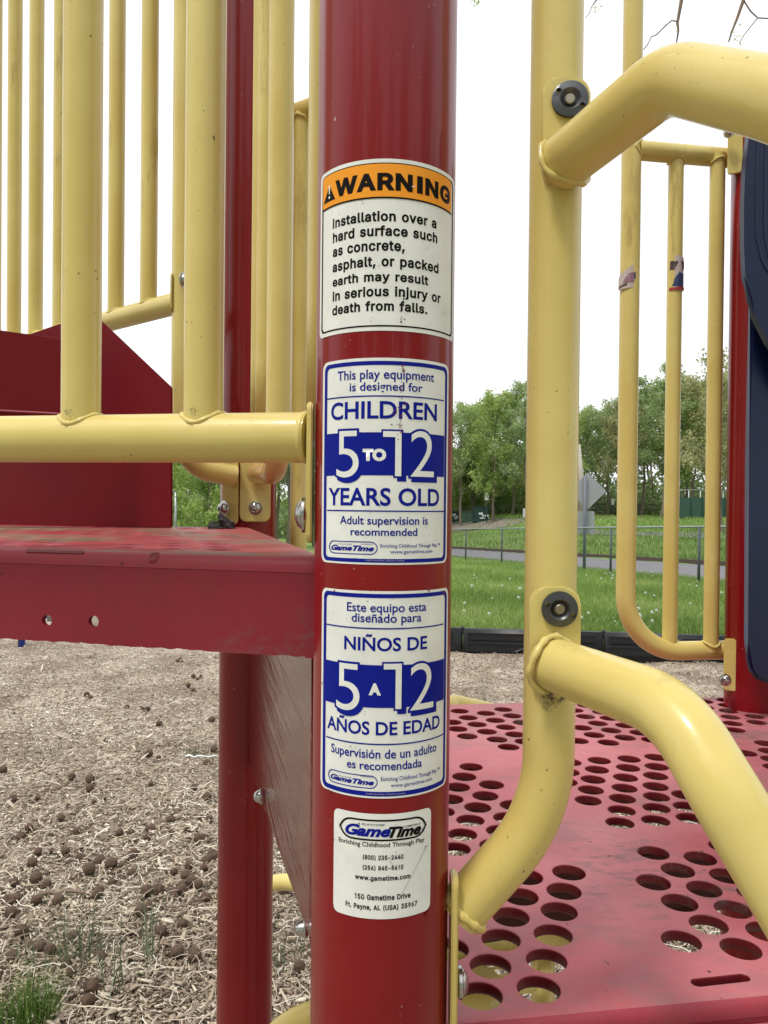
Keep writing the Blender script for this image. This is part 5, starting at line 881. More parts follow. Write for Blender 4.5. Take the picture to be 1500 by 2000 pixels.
def winding(x, y, loops):
    w_ = 0
    for L_ in loops:
        for i in range(len(L_)):
            a, b_ = L_[i-1], L_[i]
            if (a[1] > y) != (b_[1] > y) and x < (b_[0]-a[0])*(y-a[1])/(b_[1]-a[1])+a[0]: w_ += 1 if b_[1] > a[1] else -1
    return w_ != 0
GC = {}
def grot(which, body):
    V = []; F = []; x = 0
    for ch in body:
        if ch == ' ': x += 270; continue
        adv, loops = GROT[which][ch]; L = [[Vector((l[i]/1000, l[i+1]/1000)) for i in range(0, len(l), 2)] for l in loops]
        vs = []; E = []
        for q in L: n0 = len(vs); vs += q; E += [(n0+i, n0+(i+1) % len(q)) for i in range(len(q))]
        r_ = delaunay_2d_cdt(vs, E, [], 0, 1e-6); vv = r_[0]; n0 = len(V); V += [(v.x+x/1000, v.y) for v in vv]
        F += [tuple(i+n0 for i in f) for f in r_[2] if winding(sum(vv[i].x for i in f)/3, sum(vv[i].y for i in f)/3, L)]
        x += adv
    xs_ = [v[0] for v in V]; ys_ = [v[1] for v in V]; return V, F, (min(xs_), min(ys_), max(xs_), max(ys_))
def glyphs(body, bold, shear, grow=0):
    if isinstance(bold, str): return grot(bold, body)
    key = (body, bold, shear, grow)
    if key in GC: return GC[key]
    def mesh(off):
        cu = bpy.data.curves.new('lettering', 'FONT'); cu.body = body; cu.resolution_u = (7 if len(body) < 3 else 4); cu.offset = off; cu.shear = shear
        o = bpy.data.objects.new('lettering', cu); COL.objects.link(o); bpy.context.view_layer.update()
        me = bpy.data.meshes.new_from_object(o.evaluated_get(bpy.context.evaluated_depsgraph_get()))
        V = [(v.co.x, v.co.y) for v in me.vertices]; F = [tuple(p.vertices) for p in me.polygons]
        bpy.data.objects.remove(o); bpy.data.meshes.remove(me); bpy.data.curves.remove(cu); return V, F
    V, F = mesh(bold); xs_ = [v[0] for v in V]; ys_ = [v[1] for v in V]; B = (min(xs_), min(ys_), max(xs_), max(ys_))
    if grow: V, F = mesh(bold+grow)
    GC[key] = (V, F, B); return GC[key]

k1 = 320/1500; s = Sticker(757, 0, k1, 600, 300)
s.rect(133, 1330, 47, 1622, .004, 0, 'vinyl', xm=740)
s.rect(148, 1318, 84, 1585, .0035, 1, 'ink_black', (158, 1310, 101, 1570, .003), xm=740)
s.rect(154, 1313, 94, 408, .0030, 1.5, 'ink_orange', xm=740)
s.rect(152, 1315, 396, 412, .0003, 2, 'ink_black', xm=740)
s.text('WARNING', 265, 1300, 178, 342, 2.5, 'ink_black', 'h')
a = s.P(160, 424, 740); b_ = s.P(262, 424, 740); c = s.P(210, 250, 740)
def fix(p): return (p[0], p[1])
zt = s.P(740, 196)[1]; zb = s.P(740, 345)[1]
s.poly([(a[0], zb), (b_[0], zb), (c[0]+.0003, zt)], 2.5, 'ink_black')
s.poly([(c[0]-.0006, zb+.0095), (c[0]+.0010, zb+.0095), (c[0]+.0006, zb+.0042), (c[0]-.0002, zb+.0042)], 3, 'vinyl'); s.poly([(c[0]-.0005, zb+.0030), (c[0]+.0009, zb+.0030), (c[0]+.0009, zb+.0016), (c[0]-.0005, zb+.0016)], 3, 'vinyl')
for t_, x0, x1, y0, y1 in (('Installation over a',240,1180,525,622), ('hard surface such',240,1188,658,757), ('as concrete,',240,892,806,915), ('asphalt, or packed',238,1198,940,1058),
                           ('earth may result',238,1105,1086,1192), ('in serious injury or',238,1216,1214,1332), ('death from falls.',235,1096,1348,1442)):
    s.text(t_, x0, x1, y0, y1, 1, 'ink_black', 't')
s.flecks([(880,1320,22), (885,1350,12), (868,1500,30)], 16, 3, 'ink_black', .0006)
s.flecks([(1100,840,30), (1250,1480,30), (500,450,20), (320,600,150), (1200,1100,200), (600,1500,80)], 50, 1.2, 'ink_grey', .0004)
s.line((955,308), (985,300), .0006, 3.2, 'vinyl')
s.done('warning_sticker', 'white and orange warning sticker, uppermost')

def age(sk, tx, sc_):
    s = sk; T = tx
    s.rect(*T['outer'], .0050, 0, 'vinyl', xm=680)
    s.rect(*T['bo'], .0042, 1, 'ink_blue', T['bi']+(.0028,), xm=680)
    for y in T['lines']: s.rect(T['bi'][0]-5, T['bi'][1]+5, y-5, y+7, .0002, 1.2, 'ink_blue', xm=680)
    s.rect(T['bi'][0]-5, T['bi'][1]+5, T['band'][0], T['band'][1], .0002, 1.2, 'ink_blue', xm=680)
    for t_, x0, x1, y0, y1, bd in T['text']: s.text(t_, x0, x1, y0, y1, 1.2, 'ink_blue', bd)
    for t_, x0, x1, y0, y1 in T['num']:
        if t_ == '1':
            def one(g, dx, dy, lay, m_):
                a, b2 = s.P(x0, y0, (x0+x1)/2), s.P(x1, y1, (x0+x1)/2); sw = (b2[0]-a[0])*.34; bh = sw*.92
                s.poly([(a[0]-g+dx, a[1]+g+dy), (b2[0]+g+dx, a[1]+g+dy), (b2[0]+g+dx, b2[1]-g+dy), (b2[0]-sw-g+dx, b2[1]-g+dy), (b2[0]-sw-g+dx, a[1]-bh-g+dy), (a[0]-g+dx, a[1]-bh-g+dy)], lay, m_)
            one(.0011, 0, 0, 1.4, 'ink_blue'); one(.0010, .0022, -.0022, 1.4, 'ink_blue'); one(0, 0, 0, 2.2, 'vinyl')
        else:
            s.text(t_, x0, x1, y0, y1, 1.6, 'ink_blue', -.004, grow=.034); s.text(t_, x0, x1, y0, y1, 1.8, 'ink_blue', -.004, dx=.0018, dy=-.0022, grow=.030)
            s.text(t_, x0, x1, y0, y1, 2.2, 'vinyl', -.004)
    t_, x0, x1, y0, y1 = T['to']; s.text(t_, x0, x1, y0, y1, 2.2, 'vinyl', .065)
    x0, x1, y0, y1 = T['logo']; lw = 8
    s.rect(x0, x1, y0, y1, .0042, 1.2, 'ink_blue', (x0+lw, x1-lw, y0+lw, y1-lw, .0036), xm=(x0+x1)/2)
    s.text('GameTime', x0+20, x1-32, y0+36, y1-30, 1.4, 'ink_blue', .045, .35)
    s.text('A PLAYCORE', x0+75, x0+200, y0+20, y0+31, 1.4, 'ink_blue', .0, .2); s.text('COMPANY', x0+275, x0+390, y0+22, y0+33, 1.4, 'ink_blue', .0, .2)
    for t_, x0, x1, y0, y1, m_ in T['small']: s.text(t_, x0, x1, y0, y1, 2, m_, .004)
k2 = 320/1455; s = Sticker(751, 0, k2, 600, 680)
age(s, dict(outer=(146,1234,85,1924), bo=(163,1222,113,1906), bi=(186,1204,150,1872), lines=(424,1446), band=(747,1130),
  text=[('This play equipment',275,1122,188,300,.014), ('is designed for',380,1022,300,402,.014), ('CHILDREN',218,1147,468,628,.022), ('YEARS OLD',195,1166,1240,1402,.022), ('Adult supervision is',295,1068,1493,1592,.016), ('recommended',388,975,1598,1668,.016)],
  num=[('5',268,458,735,1148), ('1',675,833,738,1136), ('2',918,1118,738,1143)], to=('TO',495,700,893,1003), logo=(198,626,1714,1830),
  small=[('Enriching Childhood Through Play.™',650,1172,1738,1780,'ink_blue'), ('www.gametime.com',738,1106,1792,1832,'ink_blue'), ('© 2005 GameTime, a PlayCore company',520,860,1878,1897,'ink_grey')]), k2)
s.flecks([(845,165,14), (852,195,9), (835,360,22), (820,600,60), (818,690,26), (815,760,40), (845,480,50)], 80, 3, 'ink_red', .00052)
s.flecks([(400,280,60), (500,1050,200), (600,1430,60)], 14, 3, 'ink_grey', .0004)
s.done('age_sticker', 'white and blue English age sticker reading 5 to 12, second from top')
k3 = 320/1422; s = Sticker(750.5, 0, k3, 600, 1130)
age(s, dict(outer=(133,1200,110,1908), bo=(150,1188,134,1890), bi=(173,1172,170,1850), lines=(434,1438), band=(752,1122),
  text=[('Este equipo esta',348,1030,215,318,.014), ('diseñado para',388,988,306,408,.014), ('NIÑOS DE',325,1037,484,632,.022), ('AÑOS DE EDAD',180,1143,1214,1362,.022), ('Supervisión de un adulto',212,1116,1482,1588,.016), ('es recomendada',347,991,1590,1664,.016)],
  num=[('5',260,455,736,1142), ('1',665,815,738,1132), ('2',893,1088,732,1132)], to=('A',535,640,908,1012), logo=(186,612,1692,1806),
  small=[('Enriching Childhood Through Play.™',640,1140,1702,1750,'ink_blue'), ('www.gametime.com',725,1078,1762,1802,'ink_blue'), ('© 2005 GameTime, a PlayCore company',510,850,1862,1880,'ink_grey')]), k3)
s.flecks([(700,970,20), (190,290,4), (340,345,4), (500,1160,8), (210,1000,20)], 10, 3, 'ink_grey', .0004)
for x_, y_, z_ in ((190,1842,.0011),(205,1850,.0008),(1052,103,.0007),(240,104,.0006),(136,905,.0007),(1199,640,.0008),(1180,118,.0009)):
    c_ = Vector(s.P(x_, y_)); s.poly([c_+Vector((math.cos(a_), math.sin(a_)))*z_*random.uniform(.5, 1.3) for a_ in (0, 1, 1.9, 3, 4.1, 5.2)], 3, 'red')
s.done('age_sticker', 'white and blue Spanish age sticker reading 5 a 12, third from top')
k4 = 320/1455; s = Sticker(747, 0, k4, 600, 1560)
s.rect(241, 1087, 135, 1068, .0040, 0, 'vinyl', xm=680)
s.rect(288, 1055, 186, 376, .0085, 1, 'ink_black', (305, 1038, 202, 360, .0072), xm=680)
s.text('Game', 340, 742, 232, 336, 1.5, 'ink_blue', .045, .35); s.text('Time', 722, 1008, 236, 336, 1.6, 'ink_black', .045, .35)
s.text('A PLAYCORE', 445, 692, 220, 238, 1.4, 'ink_black', .01, .25); s.text('COMPANY', 840, 1012, 226, 244, 1.4, 'ink_black', .01, .25); s.text('®', 1015, 1030, 262, 276, 1.4, 'ink_black')
s.text('Enriching Childhood Through Play', 283, 1036, 388, 442, 1, 'ink_black', .016); s.text('SM', 1040, 1064, 415, 428, 1, 'ink_black')
for t_, x0, x1, y0, y1 in (('(800) 235-2440',495,853,500,550), ('(256) 845-5610',493,852,592,642), ('www.gametime.com',425,914,684,738), ('150 Gametime Drive',423,915,852,902), ('Ft. Payne, AL (USA) 35967',343,973,942,1000)):
    s.text(t_, x0, x1, y0, y1, 1, 'ink_black', 't')
s.line((1055,415), (830,850), .00045, 2, 'ink_grey'); s.line((730,540), (760,590), .0004, 2, 'ink_grey'); s.line((790,460), (780,480), .0004, 2, 'ink_grey')
for x_, y_, z_ in ((1078,1003,.0022),(1060,1020,.0020),(243,360,.0005),(238,940,.0005)):
    c_ = Vector(s.P(x_, y_)); s.poly([c_+Vector((math.cos(a_), math.sin(a_)))*z_*random.uniform(.6, 1.1) for a_ in (0, 1, 1.9, 3, 4.1, 5.2)], 3, 'red')
s.done('maker_sticker', 'small white maker sticker with phone numbers, lowest')

# ---------------- tube railings
RT, RP = .0167, .01335        # rail and bar radii
grime = []
def bolt(parent, c, ax, r=.011, name='bolt', m_='steel', socket=True):
    bm = bmesh.new(); lathe(bm, [(r*1.25,0), (r*1.25,.0015), (r*.98,.002), (r*.98,.0035), (r*.86,.0065), (r*.55,.0088), (r*.36,.0090), (r*.36,.0050), (0,.0050)] if socket else
                            [(r*1.25,0), (r*1.25,.002), (r,.003), (r*.9,.006), (r*.6,.009), (0,.0105)], c, ax, 24)
    return obj(name, bm, M[m_], parent, crease=35)
def plate(parent, c, nrm, w_, h, t=.005, r=.008, bev=.0012, name='mounting_plate', m_='yellow'):
    bm = bmesh.new(); prism(bm, rrect(w_, h, r, 3), 0, t, frame(nrm), c, bev); return obj(name, bm, M[m_], parent, crease=50)

# left railing along the upper deck
A = U(604, 854.5, .505); B = U(0, 858, .556); d = (B-A).normalized(); B2 = A+d*1.0
bm = ctube([A, B2], RT, seg=40, step=.006)
zt = A.z+.72
Lr = obj('railing', bm, M['yellow'], PS, crease=50); Lr['label'] = 'near left railing with two thick looking bars'
obj('top_rail', ctube([Vector((A.x,A.y,zt)), Vector((B2.x,B2.y,zt))], RT, seg=24), M['yellow'], Lr)
J = []
def on_line(px, P0, dd):
    # point on the line whose picture column at bar height is px
    lo, hi = 0, 1.5
    for _ in range(50):
        mid = (lo+hi)/2; p = P0+dd*mid; q = CM.inverted() @ (p-Vector((0,0,EYE))); x = 750+1500*q.x/-q.z
        if x > px: lo = mid
        else: hi = mid
    return P0+dd*lo
for px in (398, 159, -85, -340):
    p = on_line(px-1 if px > 0 else px, A, d); bm = bmesh.new(); tube(bm, [p, Vector((p.x, p.y, zt))], RP, seg=32, step=.006)
    weld(bm, p, (0,0,1), RP, d, RT, .0017); o = obj('bar', bm, M['yellow'], Lr, crease=60)
    J.append((p+Vector((-.004,-RT*.8,RT*.6)), .009, .82)); set_grime(o, [(p+Vector((-.004,-.012,RT*1.0)), .008, .78)])
J += [(A+Vector((-.004, 0, -RT)), .010, .9), (A+d*.03+Vector((0, 0, -RT)), .006, .9)]
set_grime(Lr, J)
pc = U(606, 923, .50)
bm = bmesh.new(); h0, h1 = U(606, 786, .497).z, U(606, 1060, .497).z
# side plate hugging the post, seen on edge
F = Matrix((Vector((0,1,0)), Vector((0,0,1)), Vector((1,0,0)))).transposed()
zc = (h0+h1)/2; prism(bm, rrect(.020, h0-h1, .006, 4), -.0019, .0019, F, Vector((U(606.5,920,.498).x, .498, zc)), .0009)
o = obj('mounting_plate', bm, M['yellow'], Lr, crease=50)
bm = bmesh.new(); lathe(bm, [(0,.0085), (.004,.0082), (.0075,.0068), (.0095,.0045), (.0098,.0040), (.0118,.0034), (.0118,.0016), (.0105,0), (0,0)], Vector((U(601.5,1005,.499).x, .499, U(590,1005,.499).z)), (-1,0,0), 28); obj('bolt', bm, M['steel'], Lr, crease=35)
bm = bmesh.new(); lathe(bm, [(RT,0), (RT+.0009,.001), (RT+.0008,.002), (RT,.004)], A+d*.0005, d, 32); obj('weld_bead', bm, M['yellow'], Lr)

# back-left sloping view railing (upper left)
a0 = U(357, 589, 1.175); dd = Vector((-.169, .14, 0)).normalized(); a1 = a0+dd*.75
Br = obj('railing', ctube([a0, a1], RT, seg=28, step=.01), M['yellow'], PS, crease=50); obj('top_rail', ctube([a0+Vector((0,0,.75)), a1+Vector((0,0,.75))], RT, seg=20), M['yellow'], Br); Br['label'] = 'far left railing of slim bars above the red panel'
jj = []
for px in (290, 226, 117, 69, 27, -12, -40):
    p = on_line(px, a0, dd); bm = bmesh.new(); tube(bm, [p, p+Vector((0,0,.75))], RP, seg=24, step=.02); weld(bm, p, (0,0,1), RP, dd, RT, .0016); obj('bar', bm, M['yellow'], Br, crease=60)
    jj.append((p+Vector((0,-.01,-RT*.8)), .008, .75))
set_grime(Br, jj)
plate(Br, U(333, 575, 1.15), (1,.26,0), .034, .058, .003, .006)

# far guard loops either side of the far post
def vline(px, py, d, z0, z1):
    p = U(px, py, d); return [Vector((p.x, p.y, z0)), Vector((p.x, p.y, z1))]
e = U(452, 925, 1.19); p = U(357, 700, 1.15)
loop = fillet([Vector((p.x, p.y, 2.6)), Vector((p.x, p.y, e.z+.010)), e+Vector((.005,0,-.004))], .055, 12)
L1 = obj('guard_loop', ctube(loop, RT, seg=32, step=.02), M['yellow'], PS, crease=60); L1['label'] = 'left guard loop bending into the far post'
set_grime(L1, [(e+Vector((0,-.01,-RT*.9)), .010, .9), (U(349,425,1.13), .004, 1.0)])
plate(L1, U(452, 958, 1.198), (-.55,-.85,0), .032, .105, .004, .008)
bolt(L1, U(438, 994, 1.19), (-.75,-.65,0), .0105)
bolt(L1, U(360, 548, 1.12), (1,-.4,0), .010)
e = U(503, 925, 1.19); p = U(545, 700, 1.02)
loop = fillet([Vector((p.x, p.y, 2.6)), Vector((p.x, p.y, e.z-.004)), e], .05, 12)
R1 = obj('guard_loop', ctube(loop, RT, seg=32, step=.012), M['yellow'], PS, crease=60); R1['label'] = 'right guard loop with rust brown bottom bend, at the far post'
R1.data.materials.append(M['yellow_worn'])
zb = e.z+.035-OFF[R1.name].z
for pg in R1.data.polygons:
    if pg.center.z < zb-.02: pg.material_index = 1
set_grime(R1, [(e+Vector((.01,0,-RT)), .012, .9), (p-Vector((.012,.014,-.05)), .006, .0)])
plate(R1, U(499, 945, 1.197), (.05,-1,0), .0475, .118, .004, .010)
bolt(R1, U(499, 992, 1.193), (.0,-1,0), .0085)
for px, dd_, lb in ((515, 1.10, None), (505, 1.14, None)):
    P = vline(px+5, 400, dd_, 1.36, 2.6); o = obj('bar', ctube(P, RP, seg=24, step=.1), M['yellow'], R1)
# next bay seen through the gap
top = U(590, 217, 1.25); 
P3 = [top+Vector((-.20,.14,0)), top+Vector((.14,-.09,0))]
T3 = obj('guard_rail', ctube(P3, RT*1.05, seg=28, step=.02), M['yellow'], PS, crease=60); T3['label'] = 'short top rail seen in the gap left of the sticker post'
bm = bmesh.new(); tube(bm, [top, Vector((top.x, top.y, .9))], RP*1.0, seg=24, step=.02); weld(bm, top, (0,0,-1), RP, (.8,-.5,0), RT*1.05, .003); obj('bar', bm, M['yellow'], T3, crease=60)
t4 = vline(641, 500, .62, EYE+.05, 2.6); t5 = vline(662, 500, .60, EYE+.05, 2.6)
o = obj('guard_loop', ctube(t4, RT, seg=28, step=.1), M['yellow'], PS); o['label'] = 'vertical yellow tube half hidden behind the sticker post'

# ---------------- climbing handrail on the right
V0 = U(1092, -150, .50); V1 = U(1064.5, 1560, .50); xv = float(U(1077, 985, .50).x)
bot = U(896, 1782, .50)
kz = U(1064, 1588, .50).z
hp = fillet([Vector((xv, .50, 2.3)), Vector((xv, .50, kz)), bot], .105, 16)
bm = bmesh.new(); tube(bm, hp, RT, seg=48, step=.008)
HR = obj('handrail', bm, M['yellow'], PS, crease=60); HR['label'] = 'thick looking yellow handrail tube that curves into the sticker post'
# collar and bead where the tube meets its post plate
dr = (bot-Vector((xv,.5,kz))).normalized(); bm = bmesh.new()
n = 36; rings = []
for i in range(n):
    a = 2*PI*i/n; Fm = frame(dr); b_ = .0019*(1+.25*math.sin(11*a)+.3*random.random())
    out = Fm @ Vector((math.cos(a), math.sin(a), 0)); cc = bot-dr*.004*(1+.4*math.cos(a)); rings.append([bm.verts.new(cc+out*(RT+.0005)+out*b_*math.cos(2*PI*k/8)-dr*b_*1.3*math.sin(2*PI*k/8)) for k in range(8)])
for i in range(n):
    a, b_ = rings[i], rings[(i+1) % n]
    for k in range(8): bm.faces.new((a[k], a[(k+1) % 8], b_[(k+1) % 8], b_[k]))
obj('weld_bead', bm, M['yellow'], HR)
F = Matrix((Vector((0,1,0)), Vector((0,0,1)), Vector((1,0,0)))).transposed()
zt_, zb_ = U(884, 1703, .49).z, U(884, 2010, .49).z
bm = bmesh.new(); xpl = float(U(886, 1850, .487).x); prism(bm, rrect(.020, zt_-zb_, .007, 4), -.0022, .0022, F, Vector((xpl, .490, (zt_+zb_)/2)), .001); obj('mounting_plate', bm, M['yellow'], HR, crease=50)
bm = bmesh.new(); lathe(bm, [(0,.0075), (.003,.0075), (.006,.0062), (.0078,.0045), (.0078,.004), (.0098,.0032), (.0098,.0012), (.0085,0), (0,0)], Vector((xpl+.0026, .492, U(890,1922,.49).z)), (1,0,0), 28); obj('bolt', bm, M['steel'], HR, crease=35)
# arms
def arm(pts, R_, label, bead_c, bead_dir, jt):
    P = fillet([U(*p) for p in pts], R_, 18); o = obj('handrail_arm', ctube(P, RT, seg=48, step=.008), M['yellow'], PS, crease=60); o['label'] = label
    # saddle bead against the upright
    Fm = frame(bead_dir); bm = bmesh.new(); rings = []; n = 40
    for i in range(n):
        a = 2*PI*i/n; out = Fm @ Vector((math.cos(a), math.sin(a), 0)); b_ = .0017*(1+.25*math.sin(10*a)+.35*random.random()); cc = bead_c+Fm @ Vector((0,0,.0015*math.sin(3*a)))
        rings.append([bm.verts.new(cc+out*(RT+.001)+out*b_*math.cos(2*PI*k/8)+Fm @ Vector((0,0,b_*math.sin(2*PI*k/8)))) for k in range(8)])
    for i in range(n):
        a, b_ = rings[i], rings[(i+1) % n]
        for k in range(8): bm.faces.new((a[k], a[(k+1) % 8], b_[(k+1) % 8], b_[k]))
    b2 = obj('weld_bead', bm, M['yellow'], o); set_grime(b2, jt); set_grime(o, jt)
    return o
ua = arm([(1100,318,.482), (1308,150,.395), (1500,192,.345), (1800,285,.29)], .045, 'upper handrail arm reaching right towards the viewer', U(1103,318,.480), (.35,-.8,.45), [(U(1103,372,.47), .004, .8)])
la = arm([(1076,1296,.484), (1318,1384,.385), (1412,1545,.356), (1620,1890,.33)], .06, 'lower handrail arm bending down to the right', U(1078,1298,.478), (.5,-.85,-.1), [(U(1075,1362,.475), .007, 1.05), (U(1100,1360,.475), .005, .9)])
set_grime(HR, [(U(1073,1372,.484), .0085, 1.0), (U(1055,1355,.484), .006, .9), (U(1096,1366,.484), .006, .9)])
def saddle(parent, px, py0, py1, d, w_):
    zt_, zb_ = U(px, py0, d).z, U(px, py1, d).z; xc = float(U(px, (py0+py1)/2, d).x)
    bm = bmesh.new(); pl = rrect(w_, zt_-zb_, .010, 5); prism(bm, pl, 0, .004, frame((0,-1,0)), Vector((xc, d+.002, (zt_+zb_)/2)), .0012)
    return obj('saddle_plate', bm, M['yellow'], parent, crease=50)
sp1 = saddle(ua, 1105, 152, 366, .484, .0295); sp2 = saddle(la, 1082.5, 1147, 1352, .484, .0322)
set_grime(sp1, [(U(1092,160,.482), .003, .9)]); set_grime(sp2, [(U(1073,1352,.482), .008, 1.0)])
def washer(parent, px, py, d, rot):
    c = U(px, py, d); ax = Vector((-.05,-1,-.06)) if py > 900 else Vector((-.12,-1,.02)); Fm = frame(ax); R_ = .0112
    bm = bmesh.new()
    def polyh(): return [(R_*math.cos(2*PI*k/48), R_*math.sin(2*PI*k/48)) for k in range(48)]
    hl = []
    for s_ in (0, 1):
        a = rot+PI*s_; cx, cy = .0087*math.cos(a), .0087*math.sin(a); hl.append([(cx+.0016*math.cos(2*PI*k/12), cy+.0016*math.sin(2*PI*k/12)) for k in range(12)])
    inner = [(.0066*math.cos(2*PI*k/32), .0066*math.sin(2*PI*k/32)) for k in range(32)]
    loops = [polyh(), inner]+hl; V = []; E = []
    for L_ in loops:
        n0 = len(V); V += [Vector(p) for p in L_]; E += [(n0+i, n0+(i+1) % len(L_)) for i in range(len(L_))]
    r_ = delaunay_2d_cdt(V, E, [], 0, 1e-8); vv = [(v.x, v.y) for v in r_[0]]; hh = .0034
    def zf(x, y): r = math.hypot(x, y); return hh-.0009*max(0, (r-.0095)/.0017)
    vs = [bm.verts.new(c+Fm @ Vector((x, y, zf(x, y)))) for x, y in vv]
    for f in r_[2]:
        if inside(sum(vv[i][0] for i in f)/3, sum(vv[i][1] for i in f)/3, loops): bm.faces.new([vs[i] for i in f])
    def wall(L_, z1, z2):
        a = [bm.verts.new(c+Fm @ Vector((x, y, z1))) for x, y in L_]; b_ = [bm.verts.new(c+Fm @ Vector((x, y, z2))) for x, y in L_]
        for i in range(len(L_)): j = (i+1) % len(L_); bm.faces.new((a[i], a[j], b_[j], b_[i]))
    wall(polyh(), hh-.0009, 0); [wall(h, hh, 0) for h in hl]
    lathe(bm, [(.0066,hh), (.0060,.0030), (.0052,.0018), (.0040,.0010), (.0040,.0004), (0,.0004)], c, ax, 32)
    o = obj('cup_washer', bm, M['zinc'], parent, crease=35)
    bm = bmesh.new(); lathe(bm, [(.0033,.0004), (.0033,.0022), (.0028,.0027), (0,.0027)], c, ax, 28); obj('pin_bolt', bm, M['boltface'], parent, crease=35)
washer(ua, 1113, 196, .481, 2.55+PI); washer(la, 1092.5, 1189, .481, 2.75)

# ---------------- far right railing
q0 = U(1228, 700, 1.33); zb_ = U(1219, 1273, 1.33).z; zr = U(1300, 296, 1.335).z; qe = U(1438, 1276, 1.36)
path = fillet([Vector((q0.x, 1.33, 2.9)), Vector((q0.x, 1.33, zb_)), Vector((qe.x, 1.36, zb_))], .10, 16)
bm = bmesh.new(); tube(bm, path, RT, seg=32, step=.03)
wc = Vector((1,.15,0)).normalized(); 
RR = obj('railing', bm, M['yellow'], PS, crease=60)
bm = ctube([Vector((q0.x+.010, 1.331, zr)), Vector((U(1440,300,1.36).x, 1.36, zr))], RT*.98, seg=28, step=.03); weld(bm, Vector((q0.x, 1.33, zr)), wc, RT*.98, (0,0,1), RT, .002); obj('top_rail', bm, M['yellow'], RR, crease=60); RR['label'] = 'far right railing with a rounded lower corner'
bars = []
for px in (1321, 1402):
    p = U(px, 296, 1.345); y_ = 1.345; P = [Vector((p.x, y_, zr)), Vector((p.x, y_, zb_))]
    bm = bmesh.new(); tube(bm, P, RP*.97, seg=24, step=.05); weld(bm, P[0], (0,0,-1), RP, (1,.1,0), RT, .002); weld(bm, P[1], (0,0,1), RP, (1,.1,0), RT, .002)
    bars.append(obj('bar', bm, M['yellow'], RR, crease=60))
bars[0]['label'] = 'left thin bar with a torn sticker'; 
set_grime(RR, [(U(1425,1285,1.345), .006, .8)])
for py0, py1, px, bp in ((253, 333, 1437, 257), (1250, 1353, 1429, 1328)):
    zt_, zb2 = U(px, py0, 1.30).z, U(px, py1, 1.30).z; c = U(px+2, (py0+py1)/2, 1.31)
    plate(RR, Vector((c.x, 1.315, (zt_+zb2)/2)), (-.55,-.85,0), .024, zt_-zb2, .004, .006); bolt(RR, U(px-12, bp, 1.30), (-.8,-.6,0), .0085)
# torn sticker scraps on two bars
def scrap(parent, px, py0, py1, d, R_, pieces, label, name='torn_sticker'):
    c = U(px, (py0+py1)/2, d); bm = bmesh.new(); mats = []; z0 = U(px, py1, d).z; z1 = U(px, py0, d).z
    for li, (poly, mt) in enumerate(pieces):
        if mt not in mats: mats.append(mt)
        b2 = bmesh.new(); V = [Vector(p) for p in poly]; r_ = delaunay_2d_cdt(V, [(i, (i+1) % len(V)) for i in range(len(V))], [], 0, 1e-7)
        vs = [b2.verts.new((v.x, v.y, 0)) for v in r_[0]]
        for f in r_[2]:
            if inside(sum(r_[0][i].x for i in f)/3, sum(r_[0][i].y for i in f)/3, [poly]): b2.faces.new([vs[i] for i in f])
        for k in range(-9, 10): bmesh.ops.bisect_plane(b2, geom=b2.verts[:]+b2.edges[:]+b2.faces[:], plane_co=(k*.1, 0, 0), plane_no=(1,0,0))
        b2.verts.index_update(); mp = {}
        for v in b2.verts:
            th = v.co.x*1.45; rr = R_+.0004+li*.0003; mp[v.index] = bm.verts.new((c.x+rr*math.sin(th), d-rr*math.cos(th), z0+(z1-z0)*v.co.y))
        for f in b2.faces: nf = bm.faces.new([mp[v.index] for v in f.verts]); nf.material_index = mats.index(mt)
        b2.free()
    o = obj(name, bm, [M[m_] for m_ in mats], parent, crease='keep'); o['label'] = label
def jag(pts, n=3, a=.03):
    out = []
    for i in range(len(pts)):
        p, q = pts[i], pts[(i+1) % len(pts)]
        for k in range(n): f = k/n; out.append((p[0]+(q[0]-p[0])*f+random.uniform(-a, a)*(k > 0), p[1]+(q[1]-p[1])*f+random.uniform(-a, a)*(k > 0)))
    return out
scrap(RR, 1227, 515, 568, 1.33, RT, [(jag([(-1.05,-.02), (1.05,.05), (1.05,1.0), (.6,1.05), (-.3,.72), (-1.0,.45)]), 'tag_paper'), (jag([(-.6,.2), (.7,.25), (.75,.6), (-.2,.55)]), 'tag_mauve'), (jag([(.2,.35), (.75,.35), (.6,.62), (.25,.6)], 2), 'tag_navy'), (jag([(-.95,.03), (-.3,.12), (-.2,.2), (-.8,.12)], 2), 'tag_brown')], 'torn mauve sticker scrap on the thick bar')
scrap(bars[0], 1319, 503, 573, 1.345, RP*.97, [(jag([(-.95,.02), (.95,.03), (.95,.98), (-.9,.97)], 4), 'tag_paper'), (jag([(-.55,.15), (.9,.12), (.9,.5), (.1,.55), (-.2,.42)]), 'tag_navy'), (jag([(-.85,.58), (-.3,.6), (.0,.84), (-.7,.86)]), 'tag_brown'), (jag([(.4,.62), (.9,.62), (.9,.84), (.3,.84)]), 'tag_brown'), (jag([(-.8,.03), (.9,.03), (.9,.12), (-.75,.12)]), 'tag_red')], 'peeling blue and red sticker scrap on the first thin bar')

